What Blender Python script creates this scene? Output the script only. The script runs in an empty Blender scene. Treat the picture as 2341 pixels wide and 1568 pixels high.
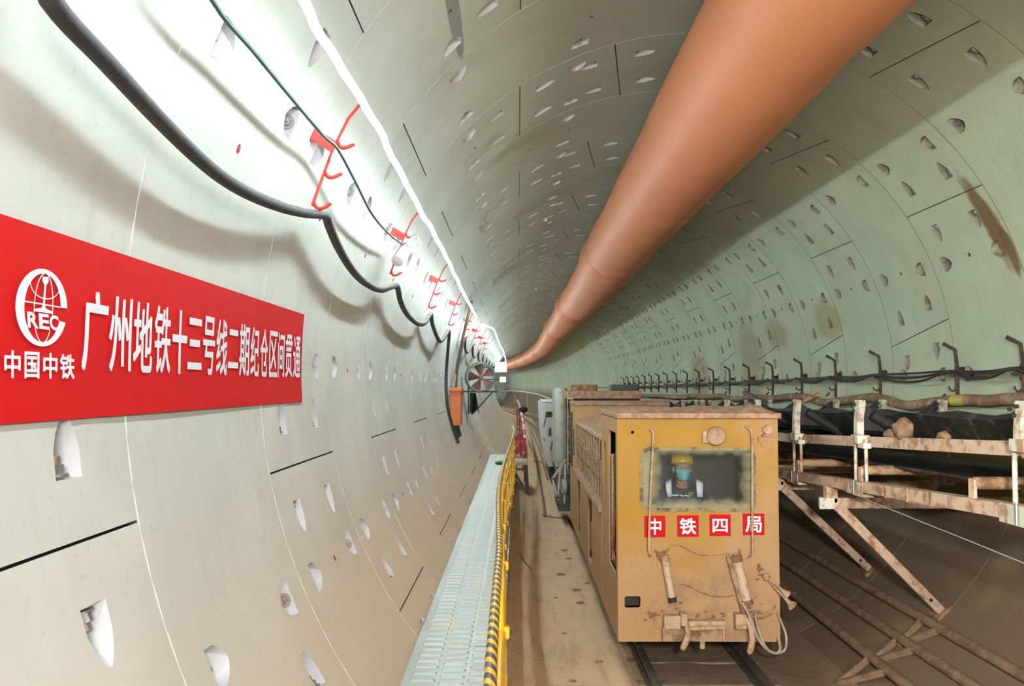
LED_POWER, FLASH, FILL, EXPO = 96.0, 58.0, 220.0, 0.0
import bpy, bmesh, math, random
from mathutils import Vector, Matrix, noise
from mathutils.geometry import delaunay_2d_cdt
random.seed(7)
C = bpy.context.scene.collection
PI = math.pi
# ---------------------------------------------------------------- survey of the place (metres)
R = 2.7                      # inner radius of the tunnel lining
FPX = 2172.96                # focal length in pixels of the 2341 px wide frame
CAM = Vector((-1.5155, 0.0, -0.1111)); PITCH, YAW = 0.0446, 0.0062
RING, Y0, TW, TP = 1.5, 2.8434, 0.0653, -0.0171   # ring width, first joint, skew of the ring planes
def bend(y):                 # the tunnel curves to the left far ahead
    return -max(0.0, y - 42.0) ** 2 / 900.0
def lin(k, th, r=R):         # point of the lining: ring count, angle in degrees, radius
    a = math.radians(th); x, z = r * math.cos(a), r * math.sin(a)
    y = Y0 + RING * k + TW * (x + R) + TP * z
    return Vector((x + bend(y), y, z))
def cyl(y, th, r=R):         # point of the lining at a chainage y
    a = math.radians(th)
    return Vector((r * math.cos(a) + bend(y), y, r * math.sin(a)))
def ray(px, py):
    u = (px - 1170.5) / FPX; v = (784 - py) / FPX
    c, s = math.cos(PITCH), math.sin(PITCH); y, z = c - s * v, s + c * v
    c, s = math.cos(YAW), math.sin(YAW)
    return Vector((c * u - s * y, s * u + c * y, z))
def at(px, py, y):
    d = ray(px, py); return CAM + d * (y / d.y)
def onx(px, py, x):
    d = ray(px, py); return CAM + d * ((x - CAM.x) / d.x)
def onz(px, py, z):
    d = ray(px, py); return CAM + d * ((z - CAM.z) / d.z)
def wallp(px, py, r=R):
    d = ray(px, py); a = d.x ** 2 + d.z ** 2; b = 2 * (CAM.x * d.x + CAM.z * d.z); c = CAM.x ** 2 + CAM.z ** 2 - r * r
    return CAM + d * ((-b + math.sqrt(b * b - 4 * a * c)) / (2 * a))
def ang(p): return math.degrees(math.atan2(p.z, p.x)) % 360

# ---------------------------------------------------------------- mesh builder
class MB:
    def __init__(s): s.v = []; s.f = []; s.m = []
    def add(s, vs, fs, m=0):
        n = len(s.v); s.v += [Vector(v) for v in vs]
        for f in fs: s.f.append([n + i for i in f]); s.m.append(m)
        return s
    def box(s, c, d, rot=None, m=0):
        c = Vector(c); x, y, z = d[0] / 2, d[1] / 2, d[2] / 2
        vs = [Vector((i * x, j * y, k * z)) for i in (-1, 1) for j in (-1, 1) for k in (-1, 1)]
        if rot is not None: vs = [rot @ v for v in vs]
        return s.add([v + c for v in vs], [(0, 1, 3, 2), (4, 6, 7, 5), (0, 4, 5, 1), (2, 3, 7, 6), (0, 2, 6, 4), (1, 5, 7, 3)], m)
    def span(s, a, b, m=0):      # box between two opposite corners
        a, b = Vector(a), Vector(b)
        return s.box((a + b) / 2, [abs(q) for q in (b - a)], None, m)
    def bar(s, p, q, w, h, up=(0, 0, 1), m=0):
        p, q = Vector(p), Vector(q); d = q - p; L = d.length; d.normalize(); u = Vector(up)
        x = d.cross(u)
        if x.length < 1e-5: x = d.cross(Vector((1, 0, 0)))
        x.normalize(); z = x.cross(d)
        return s.box((p + q) / 2, (w, L, h), Matrix((x, d, z)).transposed(), m)
    def tube(s, path, r, n=10, cap=True, m=0, flat=1.0):
        P = [Vector(p) for p in path]; rs = r if isinstance(r, (list, tuple)) else [r] * len(P)
        N = None; base = len(s.v)
        for i, p in enumerate(P):
            t = (P[min(i + 1, len(P) - 1)] - P[max(i - 1, 0)]).normalized()
            if N is None:
                N = t.cross(Vector((0, 0, 1)))
                if N.length < 1e-3: N = t.cross(Vector((1, 0, 0)))
            N = (N - t * N.dot(t)).normalized(); B = t.cross(N)
            for j in range(n):
                a = 2 * PI * j / n
                s.v.append(p + (N * math.cos(a) + B * math.sin(a) * flat) * rs[i])
        for i in range(len(P) - 1):
            for j in range(n):
                a = base + i * n; k = (j + 1) % n
                s.f.append([a + j, a + k, a + n + k, a + n + j]); s.m.append(m)
        if cap:
            e = base + (len(P) - 1) * n
            s.f.append([base + j for j in range(n)][::-1]); s.m.append(m)
            s.f.append([e + j for j in range(n)]); s.m.append(m)
        return s
    def cylr(s, p, q, r, n=16, m=0): return s.tube([p, q], r, n, True, m)
    def lathe(s, prof, o, axis, n=24, m=0, cap=True):     # profile of (radius, distance along the axis)
        o = Vector(o); a = Vector(axis).normalized(); x = a.cross(Vector((0, 0, 1)))
        if x.length < 1e-3: x = a.cross(Vector((1, 0, 0)))
        x.normalize(); y = a.cross(x); base = len(s.v)
        for r, h in prof:
            for j in range(n):
                t = 2 * PI * j / n; s.v.append(o + a * h + (x * math.cos(t) + y * math.sin(t)) * r)
        for i in range(len(prof) - 1):
            for j in range(n):
                k = (j + 1) % n; b = base + i * n
                s.f.append([b + j, b + k, b + n + k, b + n + j]); s.m.append(m)
        if cap and prof[0][0] > 1e-4: s.f.append([base + j for j in range(n)][::-1]); s.m.append(m)
        if cap and prof[-1][0] > 1e-4: s.f.append([base + (len(prof) - 1) * n + j for j in range(n)]); s.m.append(m)
        return s
    def ball(s, c, r, nu=14, nv=9, m=0, fn=None):
        r = r if isinstance(r, (list, tuple)) else (r, r, r); c = Vector(c); base = len(s.v)
        for i in range(nv + 1):
            a = PI * i / nv - PI / 2
            for j in range(nu):
                b = 2 * PI * j / nu; d = Vector((math.cos(a) * math.cos(b), math.cos(a) * math.sin(b), math.sin(a)))
                k = fn(d) if fn else 1.0
                s.v.append(c + Vector((d.x * r[0], d.y * r[1], d.z * r[2])) * k)
        for i in range(nv):
            for j in range(nu):
                k = (j + 1) % nu; a = base + i * nu
                s.f.append([a + j, a + k, a + nu + k, a + nu + j]); s.m.append(m)
        return s
    def plate(s, outer, holes, o, ux, uy, th, m=0, sub=None):   # flat sheet with openings, thickness along -n
        o, ux, uy = Vector(o), Vector(ux).normalized(), Vector(uy).normalized(); nn = ux.cross(uy)
        pts = []; ed = []
        for lp in [outer] + list(holes):
            b = len(pts); pts += [Vector(p) for p in lp]
            ed += [(b + i, b + (i + 1) % len(lp)) for i in range(len(lp))]
        vo, eo, fo, _, _, _ = delaunay_2d_cdt(pts, ed, [], 0, 1e-6)
        fo = [f for f in fo if inside(sum((vo[i] for i in f), Vector((0, 0))) / len(f), outer)
              and not any(inside(sum((vo[i] for i in f), Vector((0, 0))) / len(f), h) for h in holes)]
        top = [o + ux * p.x + uy * p.y for p in vo]
        s.add(top, fo, m); s.add([p - nn * th for p in top], [f[::-1] for f in fo], m)
        for lp in [outer] + list(holes):
            a = [o + ux * p[0] + uy * p[1] for p in lp]; n = len(a)
            s.add(a + [p - nn * th for p in a], [(i, (i + 1) % n, n + (i + 1) % n, n + i) for i in range(n)], m)
        return s
    def build(s, name, mats, parent=None, smooth=40, bev=0.0):
        me = bpy.data.meshes.new(name)
        inv = parent_matrix(parent).inverted() if parent is not None else Matrix()
        me.from_pydata([inv @ v for v in s.v], [], s.f)
        for mt in (mats if isinstance(mats, (list, tuple)) else [mats]): me.materials.append(mt)
        me.polygons.foreach_set('material_index', s.m)
        bm = bmesh.new(); bm.from_mesh(me); bmesh.ops.recalc_face_normals(bm, faces=bm.faces); bm.to_mesh(me); bm.free()
        me.update()
        if smooth:
            me.shade_smooth(); me.set_sharp_from_angle(angle=math.radians(smooth))
        o = bpy.data.objects.new(name, me); C.objects.link(o)
        if parent is not None: o.parent = parent
        if bev:
            b = o.modifiers.new('bevel', 'BEVEL'); b.width = bev; b.segments = 2; b.limit_method = 'ANGLE'; b.angle_limit = math.radians(50)
        return o
def parent_matrix(o):
    m = Matrix.LocRotScale(o.location, o.rotation_euler, o.scale)
    return parent_matrix(o.parent) @ m if o.parent is not None else m
def inside(p, poly):
    c = False; n = len(poly)
    for i in range(n):
        a, b = poly[i], poly[(i + 1) % n]
        if (a[1] > p[1]) != (b[1] > p[1]) and p[0] < (b[0] - a[0]) * (p[1] - a[1]) / (b[1] - a[1]) + a[0]: c = not c
    return c
def tag(o, label=None, cat=None, group=None, kind=None):
    if label: o['label'] = label
    if cat: o['category'] = cat
    if group: o['group'] = group
    if kind: o['kind'] = kind
    return o
def thing(name, loc, label, cat, group=None):
    o = bpy.data.objects.new(name, None); C.objects.link(o); o.location = Vector(loc); o.empty_display_size = .1
    return tag(o, label, cat, group)
def copy_tree(o, parent=None):
    c = o.copy(); C.objects.link(c)
    if parent is not None: c.parent = parent
    for ch in list(o.children): copy_tree(ch, c)
    return c
def smoothpath(P, n=6):        # Catmull-Rom through the points
    P = [Vector(p) for p in P]; out = []
    for i in range(len(P) - 1):
        a, b, c, d = P[max(i - 1, 0)], P[i], P[i + 1], P[min(i + 2, len(P) - 1)]
        for j in range(n):
            t = j / n
            out.append(.5 * (2 * b + (c - a) * t + (2 * a - 5 * b + 4 * c - d) * t * t + (3 * b - a - 3 * c + d) * t ** 3))
    return out + [P[-1]]
def rrect(x0, y0, x1, y1, r, n=5):
    out = []
    for cx, cy, a0 in ((x1 - r, y1 - r, 0), (x0 + r, y1 - r, 90), (x0 + r, y0 + r, 180), (x1 - r, y0 + r, 270)):
        for i in range(n + 1):
            a = math.radians(a0 + 90 * i / n); out.append((cx + r * math.cos(a), cy + r * math.sin(a)))
    return out

# ---------------------------------------------------------------- materials
MATS = {}
def srgb(c):
    return tuple(((x / 255) / 12.92 if x / 255 <= .04045 else ((x / 255 + .055) / 1.055) ** 2.4) for x in c)
class NT:
    def __init__(s, name):
        s.mat = bpy.data.materials.new(name); s.mat.use_nodes = True; s.t = s.mat.node_tree; s.t.nodes.clear()
        s.out = s.t.nodes.new('ShaderNodeOutputMaterial'); s.tc = s.t.nodes.new('ShaderNodeTexCoord')
    def n(s, typ, **kw):
        o = s.t.nodes.new(typ)
        for k, v in kw.items(): setattr(o, k, v)
        return o
    def l(s, a, b): s.t.links.new(a, b)
    def noise(s, scale, detail=4, rough=.55, vec=None, stretch=None):
        o = s.n('ShaderNodeTexNoise'); o.inputs['Scale'].default_value = scale; o.inputs['Detail'].default_value = detail; o.inputs['Roughness'].default_value = rough
        v = vec or s.tc.outputs['Object']
        if stretch:
            mp = s.n('ShaderNodeMapping'); mp.inputs['Scale'].default_value = stretch; s.l(v, mp.inputs['Vector']); v = mp.outputs['Vector']
        s.l(v, o.inputs['Vector']); return o.outputs['Fac']
    def ramp(s, f, a, b, lo=0., hi=1.):
        o = s.n('ShaderNodeMapRange'); o.interpolation_type = 'SMOOTHSTEP'
        o.inputs['From Min'].default_value = a; o.inputs['From Max'].default_value = b; o.inputs['To Min'].default_value = lo; o.inputs['To Max'].default_value = hi
        s.l(f, o.inputs['Value']); return o.outputs['Result']
    def math(s, op, a, b=None):
        o = s.n('ShaderNodeMath', operation=op); o.use_clamp = False
        for i, x in enumerate((a, b)):
            if x is None: continue
            if isinstance(x, (int, float)): o.inputs[i].default_value = x
            else: s.l(x, o.inputs[i])
        return o.outputs[0]
    def mix(s, f, a, b):
        o = s.n('ShaderNodeMix', data_type='RGBA')
        for x, k in ((f, 0), (a, 6), (b, 7)):
            if isinstance(x, (int, float)): o.inputs[k].default_value = x
            elif isinstance(x, tuple): o.inputs[k].default_value = (*x, 1)
            else: s.l(x, o.inputs[k])
        return o.outputs[2]
    def xyz(s):
        o = s.n('ShaderNodeSeparateXYZ'); s.l(s.tc.outputs['Object'], o.inputs[0]); return o.outputs
    def blob(s, c, rad, a=.0, b=.6, wob=.0):      # soft blotch of a given centre and size
        mp = s.n('ShaderNodeMapping'); mp.vector_type = 'POINT'
        sc = [1 / r for r in rad]; mp.inputs['Scale'].default_value = sc; mp.inputs['Location'].default_value = [-c[i] * sc[i] for i in range(3)]
        s.l(s.tc.outputs['Object'], mp.inputs['Vector']); g = s.n('ShaderNodeTexGradient', gradient_type='SPHERICAL'); s.l(mp.outputs['Vector'], g.inputs['Vector'])
        f = g.outputs['Fac']
        if wob: f = s.math('ADD', f, s.math('MULTIPLY', s.math('SUBTRACT', s.noise(9), .5), wob))
        return s.ramp(f, a, b)
    def done(s, col, rough=.6, metal=0., bump=None, bstr=.2, bdist=.02, spec=.4, emit=None, estr=0):
        p = s.n('ShaderNodeBsdfPrincipled'); s.p = p
        for x, k in ((col, 'Base Color'), (rough, 'Roughness'), (metal, 'Metallic'), (spec, 'Specular IOR Level')):
            if isinstance(x, (int, float)): p.inputs[k].default_value = x
            elif isinstance(x, tuple): p.inputs[k].default_value = (*x, 1)
            else: s.l(x, p.inputs[k])
        if emit: p.inputs['Emission Color'].default_value = (*emit, 1); p.inputs['Emission Strength'].default_value = estr
        if bump is not None:
            b = s.n('ShaderNodeBump'); b.inputs['Strength'].default_value = bstr; b.inputs['Distance'].default_value = bdist
            s.l(bump, b.inputs['Height']); s.l(b.outputs[0], p.inputs['Normal'])
        s.l(p.outputs[0], s.out.inputs['Surface']); return s.mat
def mat(name, col, rough=.6, metal=0., var=.12, scale=7., dirt=None, damt=.5, dscale=5., bump=.15, spec=.4):
    if name in MATS: return MATS[name]
    t = NT(name); f = t.noise(scale)
    c = t.mix(f, tuple(x * (1 - var) for x in col), tuple(min(1, x * (1 + var)) for x in col))
    if dirt: c = t.mix(t.ramp(t.noise(dscale, 6, .65), .62 - damt * .4, .74 - damt * .3), c, dirt)
    MATS[name] = t.done(c, rough, metal, t.noise(scale * 9, 3) if bump else None, bump, .01, spec)
    return MATS[name]
DUST = (.50, .33, .20); RUST = (.20, .09, .04); MUDC = (.36, .24, .15)
CONC = (.56, .585, .50)
def concrete(name, side):
    t = NT(name); X, Y, Z = t.xyz()
    big = t.noise(.55, 5, .6); mid = t.noise(3.2, 5, .6); fine = t.noise(26, 3)
    bc = t.mix(t.ramp(X, -2.55, -1.3), (.60, .63, .59), (.57, .655, .475))     # greener concrete towards the right
    def scale(c_, f):
        o = t.n('ShaderNodeVectorMath', operation='SCALE'); t.l(c_, o.inputs[0]); o.inputs['Scale'].default_value = f; return o.outputs[0]
    c = t.mix(t.ramp(big, .3, .7), scale(bc, .88), scale(bc, 1.08))
    c = t.mix(t.math('MULTIPLY', t.ramp(mid, .45, .75), .35), c, scale(bc, .83))
    # streaks that run down the lining
    st = t.noise(2.2, 4, .6, stretch=(1, 6, .7))
    c = t.mix(t.math('MULTIPLY', t.ramp(st, .55, .8), .25 if side != 'right' else .4), c, (.42, .40, .28))
    # mud dust settled on the lower lining
    lo = {'left': t.ramp(Z, -.25, -1.5, 0, .8), 'right': t.ramp(Z, -.1, -1.1, 0, .95), 'top': None}[side]
    if side == 'left':
        lo = t.math('MULTIPLY', lo, t.ramp(Y, 1.0, 6.5, .62, 1.0))
        c = t.mix(lo, c, (.66, .49, .335))
    if side == 'right':
        c = t.mix(lo, c, (.205, .135, .08))  # mud, coloured darker to carry the shade under conveyor and locomotive
        for (yy, zz, ry, rz) in ((7.85, 1.25, .16, .5), (7.75, 1.0, .1, .3), (17.0, .25, 1.2, 1.0), (12.6, .75, .7, .35), (15.2, .7, .8, .35), (22, .0, 1.6, .8)):
            c = t.mix(t.math('MULTIPLY', t.blob((2.5, yy, zz), (1.4, ry, rz), .05, .5, .5), .95 if yy < 8 else .5), c, (.20, .12, .05) if yy < 8 else (.32, .21, .09))
        sp = t.ramp(t.noise(1.1, 3, .5), .6, .72)
        c = t.mix(t.math('MULTIPLY', sp, .3), c, (.38, .32, .17))
    if side != 'left':     # crown painted darker, for its dim light and the duct shadow
        crown_shade = t.math('MULTIPLY', t.ramp(X, -2.0, -.9), t.ramp(X, .5, 2.1, 1, 0)); crown_shade = t.math('MULTIPLY', crown_shade, t.ramp(Z, .9, 1.6)); crown_shade = t.math('MULTIPLY', crown_shade, t.ramp(big, .2, .8, .6, .82))
        c = t.mix(crown_shade, c, (.20, .182, .158))
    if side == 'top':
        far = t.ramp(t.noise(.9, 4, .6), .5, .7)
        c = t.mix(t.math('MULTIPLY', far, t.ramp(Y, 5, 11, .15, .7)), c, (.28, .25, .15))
        c = t.mix(t.math('MULTIPLY', t.blob((-1.87, 5.12, 1.95), (.05, .9, .05), .02, .2), .75), c, (.20, .21, .19))
        c = t.mix(t.math('MULTIPLY', t.blob((1.2, 7.9, 2.42), (.12, .45, .12), .05, .3, .2), .5), c, (.2, .16, .1))
    c = t.mix(t.math('MULTIPLY', t.ramp(fine, .58, .75), .2), c, (.33, .31, .26))
    return t.done(c, .72, 0, t.noise(14, 5), .12, .01, .3)
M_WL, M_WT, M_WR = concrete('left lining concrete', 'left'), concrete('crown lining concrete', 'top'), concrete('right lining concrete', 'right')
M_POCKL = mat('clean pocket concrete', (.54, .55, .57), .7, var=.1)
M_POCKT = mat('crown pocket concrete', (.60, .60, .60), .7, var=.1)
M_POCKR = mat('stained pocket concrete', (.36, .38, .29), .75, var=.25, dirt=(.26, .20, .12), damt=.35, dscale=9)
M_GASKET = mat('black joint gasket', (.045, .042, .045), .7)
M_GASKR = mat('rusty joint filler', (.14, .10, .05), .8)
M_CAULK = mat('pale joint caulk', (.57, .58, .54), .7)
M_CAULKR = mat('brown joint dirt', (.27, .23, .12), .8)
# ---------------------------------------------------------------- tunnel lining
ODD = [(191.0, 0), (123.7, 0), (103.8, -2.2), (34.0, 0), (-35, 0)]        # (angle, slant) of the longitudinal joints
EVEN = [(213.8, 0), (145.7, 0), (58.8, 2.2), (9.1, -2.3), (-22, 0)]
NDET = 26
def pocket_outline(s0, v0, ds, dv):
    """bolt pocket: flat end at (s0, v0), tapering towards the unit direction (ds, dv)"""
    prof = [(-.005, .072), (.07, .070), (.115, .052), (.15, .026), (.165, .006)]
    L = [(t, w) for t, w in prof] + [(t, -w) for t, w in prof[::-1]]
    return [(s0 + t * ds - w * dv, v0 + t * dv + w * ds) for t, w in L], [(t, w) for t, w in L]
def ring_features(k, lo, hi):
    js = ODD if k % 2 else EVEN
    pk = []; gr = []; holes = []
    rnd = random.Random(k * 31 + 5)
    for a, sl in js:
        if lo < 0 and a < -12: continue
        if lo + 1 < a < hi - 1: gr.append((a - sl, a + sl))
        for u in (.25, .745):
            aj = a + sl * (2 * u - 1)
            for sg in (1, -1):
                th = aj + sg * 3.6
                if lo + 1.2 < th + sg * -.6 and th + sg * 4.2 < hi - .3 and th + sg * 4.2 > lo + .3 and th - .6 < hi - 1.2:
                    pk.append((R * math.radians(th), u * RING, sg, 0))
    for n in range(-2, 11):
        th = 22.5 * n + rnd.uniform(-.15, .15)
        if lo + 2.0 < th < hi - 2.0:
            if lo < 0 and n < 0: continue
            pk.append((R * math.radians(th), .215, 0, 1)); pk.append((R * math.radians(th), RING - .215, 0, -1))
    for a in ((180.2, 111.5, 67, 23, 157 + 6) if k % 2 == 0 else (163, 134.2, 90, 22.8, 202.5)):
        if lo + 2 < a < hi - 2: holes.append((R * math.radians(a), .5 * RING))
    return pk, gr, holes
BOLTS = []; PLUGS = []
def shell(name, lo, hi, mats, k0, k1, plug):
    mb = MB(); GAPV = .005
    for k in range(k0, k1):
        if -2 <= k < NDET:
            pk, gr, holes = ring_features(k, lo, hi)
            s0, s1 = R * math.radians(lo), R * math.radians(hi); v0, v1 = GAPV, RING - GAPV
            pts = []; ed = []; loops = []
            def loop(L):
                b = len(pts); pts.extend(Vector(p) for p in L); ed.extend((b + i, b + (i + 1) % len(L)) for i in range(len(L)))
            nS = int((hi - lo) / 3) + 1
            bd = [(s0 + (s1 - s0) * i / nS, v0) for i in range(nS + 1)] + [(s1, v1 / 2)] + [(s1 - (s1 - s0) * i / nS, v1) for i in range(nS + 1)] + [(s0, v1 / 2)]
            loop(bd)
            for (s, v, ds, dv) in pk:
                o, tw = pocket_outline(s, v, ds, dv); loops.append(('p', o, tw, (s, v, ds, dv))); loop(o)
            for a, b in gr:
                sa, sb = R * math.radians(a), R * math.radians(b); h = .0042
                o = []
                n = 4
                for i in range(n + 1): o.append((sa + (sb - sa) * i / n - h, .012 + (RING - .024) * i / n))
                for i in range(n, -1, -1): o.append((sa + (sb - sa) * i / n + h, .012 + (RING - .024) * i / n))
                loops.append(('g', o, None, None)); loop(o)
            for s, v in holes:
                o = [(s + .022 * math.cos(t * PI / 4), v + .022 * math.sin(t * PI / 4)) for t in range(8)]
                loops.append(('h', o, None, (s, v))); loop(o)
            for i in range(1, nS):
                for v in (.375, .75, 1.125):
                    p = (s0 + (s1 - s0) * i / nS, v)
                    if not any(min((p[0] - q[0]) ** 2 + (p[1] - q[1]) ** 2 for q in L[1]) < .0009 or inside(p, L[1]) for L in loops): pts.append(Vector(p))
            vo, eo, fo, _, _, _ = delaunay_2d_cdt(pts, ed, [], 0, 1e-6)
            keep = []
            for f in fo:
                c = sum((vo[i] for i in f), Vector((0, 0))) / len(f)
                if not any(inside(c, L[1]) for L in loops): keep.append(f)
            P = lambda s, v, d=0.: lin(k + v / RING, math.degrees(s / R), R + d)
            mb.add([P(p.x, p.y) for p in vo], keep, 0)
            for kind, o, tw, ex in loops:
                n = len(o); top = [P(*p) for p in o]
                if kind == 'p':
                    s, v, ds, dv = ex
                    inner = []
                    for (t, w) in tw:
                        d = .125 * max(0., 1 - max(0, t) / .165) ** .9 + .002; t2 = t * .97 + .002; w2 = w * .9
                        inner.append(P(s + t2 * ds - w2 * dv, v + t2 * dv + w2 * ds, d))
                    mb.add(top + inner, [(i, (i + 1) % n, n + (i + 1) % n, n + i) for i in range(n)], 1)
                    h = n // 2
                    mb.add(inner, [(i, i + 1, n - 2 - i, n - 1 - i) for i in range(h - 1)], 1)
                    BOLTS.append((P(s + .006 * ds, v + .006 * dv, .036), P(s + .075 * ds, v + .075 * dv, .030), k, name))
                elif kind == 'g':
                    bot = [P(*p, .03) for p in o]
                    mb.add(top + bot, [(i, (i + 1) % n, n + (i + 1) % n, n + i) for i in range(n)], 2)
                    mb.add(bot, [(i, i + 1, n - 2 - i, n - 1 - i) for i in range(n // 2 - 1)], 2)
                else:
                    bot = [P(*p, .022) for p in o]
                    mb.add(top + bot + [P(*ex, .022)], [(i, (i + 1) % n, n + (i + 1) % n, n + i) for i in range(n)] + [(n + i, n + (i + 1) % n, 2 * n) for i in range(n)], 1)
                    if k < 9: PLUGS.append((P(*ex, .015), P(*ex, -.004), name))
        else:
            nS = max(3, int((hi - lo) / 5))
            vs = [lin(k + u, lo + (hi - lo) * i / nS) for u in (GAPV / RING, 1 - GAPV / RING) for i in range(nS + 1)]
            mb.add(vs, [(i, i + 1, nS + 2 + i, nS + 1 + i) for i in range(nS)], 0)
        nS = max(4, int((hi - lo) / 3))      # ring joint: a shallow recess filled with caulk
        g = GAPV / RING; vs = []
        for u, d in ((-g, 0), (-g * .7, .006), (g * .7, .006), (g, 0)):
            vs += [lin(k + u, lo + (hi - lo) * i / nS, R + d) for i in range(nS + 1)]
        mb.add(vs, [(r * (nS + 1) + i, r * (nS + 1) + i + 1, (r + 1) * (nS + 1) + i + 1, (r + 1) * (nS + 1) + i) for r in range(3) for i in range(nS) if not (lo < 0 and lo + (hi - lo) * i / nS < -16)], 3)
        if lo < 0: mb.add(vs, [(r * (nS + 1) + i, r * (nS + 1) + i + 1, (r + 1) * (nS + 1) + i + 1, (r + 1) * (nS + 1) + i) for r in range(3) for i in range(nS) if lo + (hi - lo) * i / nS < -16], 0)
    o = mb.build(name, mats, None, 30)
    # keep the surface smooth along the arc: faces look inwards
    return tag(o, kind='structure')
K0, K1 = -5, 72
wall_left = shell('wall_left', 137.6, 246, [M_WL, M_POCKL, M_GASKET, M_CAULK], K0, K1, True)
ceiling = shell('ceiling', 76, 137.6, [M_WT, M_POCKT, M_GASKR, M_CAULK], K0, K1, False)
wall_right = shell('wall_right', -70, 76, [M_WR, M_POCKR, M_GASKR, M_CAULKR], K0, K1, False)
def capdisc(y, name):
    mb = MB(); n = 48; c = Vector((bend(y), y, 0))
    mb.add([c] + [cyl(y, 360 * i / n, R + .05) for i in range(n)], [(0, 1 + i, 1 + (i + 1) % n) for i in range(n)])
    tag(mb.build(name, M_WT, None, 0), kind='structure')
capdisc(Y0 + K1 * RING - .2, 'wall_end')
# floor: muddy fill in the invert with a trough for the rails
M_MUD = None
def mudmat():
    t = NT('trodden tunnel mud'); X, Y, Z = t.xyz()
    a = t.noise(1.3, 6, .6); b = t.noise(7, 5, .65); d = t.noise(38, 3)
    c = t.mix(a, (.54, .37, .215), (.66, .47, .29))
    c = t.mix(t.math('MULTIPLY', t.ramp(b, .52, .72), .5), c, (.33, .22, .13))
    c = t.mix(t.math('MULTIPLY', t.ramp(d, .6, .75), .35), c, (.22, .14, .08))
    # wet dark mud in the rail trough and on the far side
    c = t.mix(t.math('MULTIPLY', t.ramp(X, -.62, -.35), .72), c, (.20, .145, .10))
    w = t.math('MULTIPLY', t.ramp(t.noise(3.0, 4, .6, stretch=(3, .35, 1)), .5, .68), .45)
    c = t.mix(w, c, (.30, .20, .115))
    return t.done(c, t.ramp(b, .4, .7, .8, .55), 0, t.noise(11, 6, .7), .35, .03, .35)
M_MUD = mudmat()
def floor_z(x, y):
    base = -2.36
    if x < -1.28: base = max(-2.36, -math.sqrt(max(.01, R * R - x * x)) + .015)
    t = min(1, max(0, (x + .68) / .12)); t = t * t * (3 - 2 * t)
    z = base * (1 - t) - 2.50 * t
    zc = -math.sqrt(max(.01, R * R - x * x)) + .012
    z += .018 * noise.noise(Vector((x * 2.2, y * 1.3, 1))) + .008 * noise.noise(Vector((x * 9, y * 7, 4)))
    return max(z, zc)
mb = MB(); xs = [-1.62 + .055 * i for i in range(51)]; ys = [2.0 + .11 * i for i in range(180)] + [22 + .8 * i for i in range(110)]
ys = [-4.0, -2, 0] + ys
for y in ys:
    for x in xs: mb.v.append(Vector((x + bend(y), y, floor_z(x, y))))
nx = len(xs)
for j in range(len(ys) - 1):
    for i in range(nx - 1): mb.f.append([j * nx + i, j * nx + i + 1, (j + 1) * nx + i + 1, (j + 1) * nx + i]); mb.m.append(0)
floor = tag(mb.build('floor', M_MUD, None, 60), kind='structure')
# bolts seated in the nearest pockets, red plugs in the lifting holes
M_STEEL = mat('zinc bolt steel', (.30, .31, .32), .5, .7, var=.25, scale=30, dirt=(.30, .22, .15), damt=.35)
M_REDPLUG = mat('red plastic plug', (.45, .03, .03), .5)
M_DKPLUG = mat('dark plastic plug', (.10, .07, .06), .6)
WALLS = {'wall_left': wall_left, 'ceiling': ceiling, 'wall_right': wall_right}
for a, b, k, w in BOLTS:
    if (w == 'wall_left' and k < 4) or (w != 'wall_left' and 2 <= k < 6):
        mb = MB(); d = (b - a).normalized()
        mb.lathe([(.033, 0), (.033, .006)], a, d, 18); mb.lathe([(.023, .006), (.023, .03)], a, d, 6); mb.lathe([(.013, .03), (.013, .052), (.010, .055)], a, d, 12)
        mb.build('bolt', M_STEEL, WALLS[w], 35)
for a, b, w in PLUGS:
    mb = MB(); mb.lathe([(.013, 0), (.013, .9 * (a - b).length), (.004, (a - b).length)], a, b - a, 12)
    mb.build('hole_plug', M_REDPLUG if w == 'wall_left' else M_DKPLUG, WALLS[w], 40)
# ---------------------------------------------------------------- light strip along the upper left lining
def emitter(name, col, strength):
    t = NT(name); e = t.n('ShaderNodeEmission'); e.inputs[0].default_value = (*col, 1); e.inputs[1].default_value = strength
    t.l(e.outputs[0], t.out.inputs['Surface']); return t.mat
M_LED = emitter('white led tube', (.88, 1.0, .99), LED_POWER)
def ledmat():
    t = NT('white led tube, brightest below'); g = t.n('ShaderNodeNewGeometry'); d = t.n('ShaderNodeVectorMath', operation='DOT_PRODUCT'); t.l(g.outputs['Normal'], d.inputs[0]); d.inputs[1].default_value = (.52, 0, -.85)
    e = t.n('ShaderNodeEmission'); e.inputs[0].default_value = (.84, .97, 1.0, 1); t.l(t.ramp(d.outputs['Value'], -.9, .55, LED_POWER * .15, LED_POWER), e.inputs[1]); t.l(e.outputs[0], t.out.inputs['Surface']); return t.mat
M_LED = ledmat()
RL = 2.4
lp = [wallp(x, y, RL) for x, y in [(690, 0), (770, 140), (852, 270), (908, 380), (962, 482), (1000, 548), (1030, 608), (1050, 650), (1070, 690), (1088, 722)]]
t0 = ang(lp[0])
lp = [cyl(y, t0, RL) for y in (-5.5, -3.5, -1.5, .3, 1.5, 2.4)] + lp
yE = lp[-1].y
drop = [cyl(yE + .2, ang(lp[-1]) + 1.2, RL), cyl(yE + .35, ang(lp[-1]) + 3.4, RL + .04), cyl(yE + .75, ang(lp[-1]) + 4.3, RL + .06), cyl(yE + 1.3, ang(lp[-1]) + 2.5, RL + .02), cyl(yE + 2.0, ang(lp[-1]) + .2, RL)]
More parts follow.
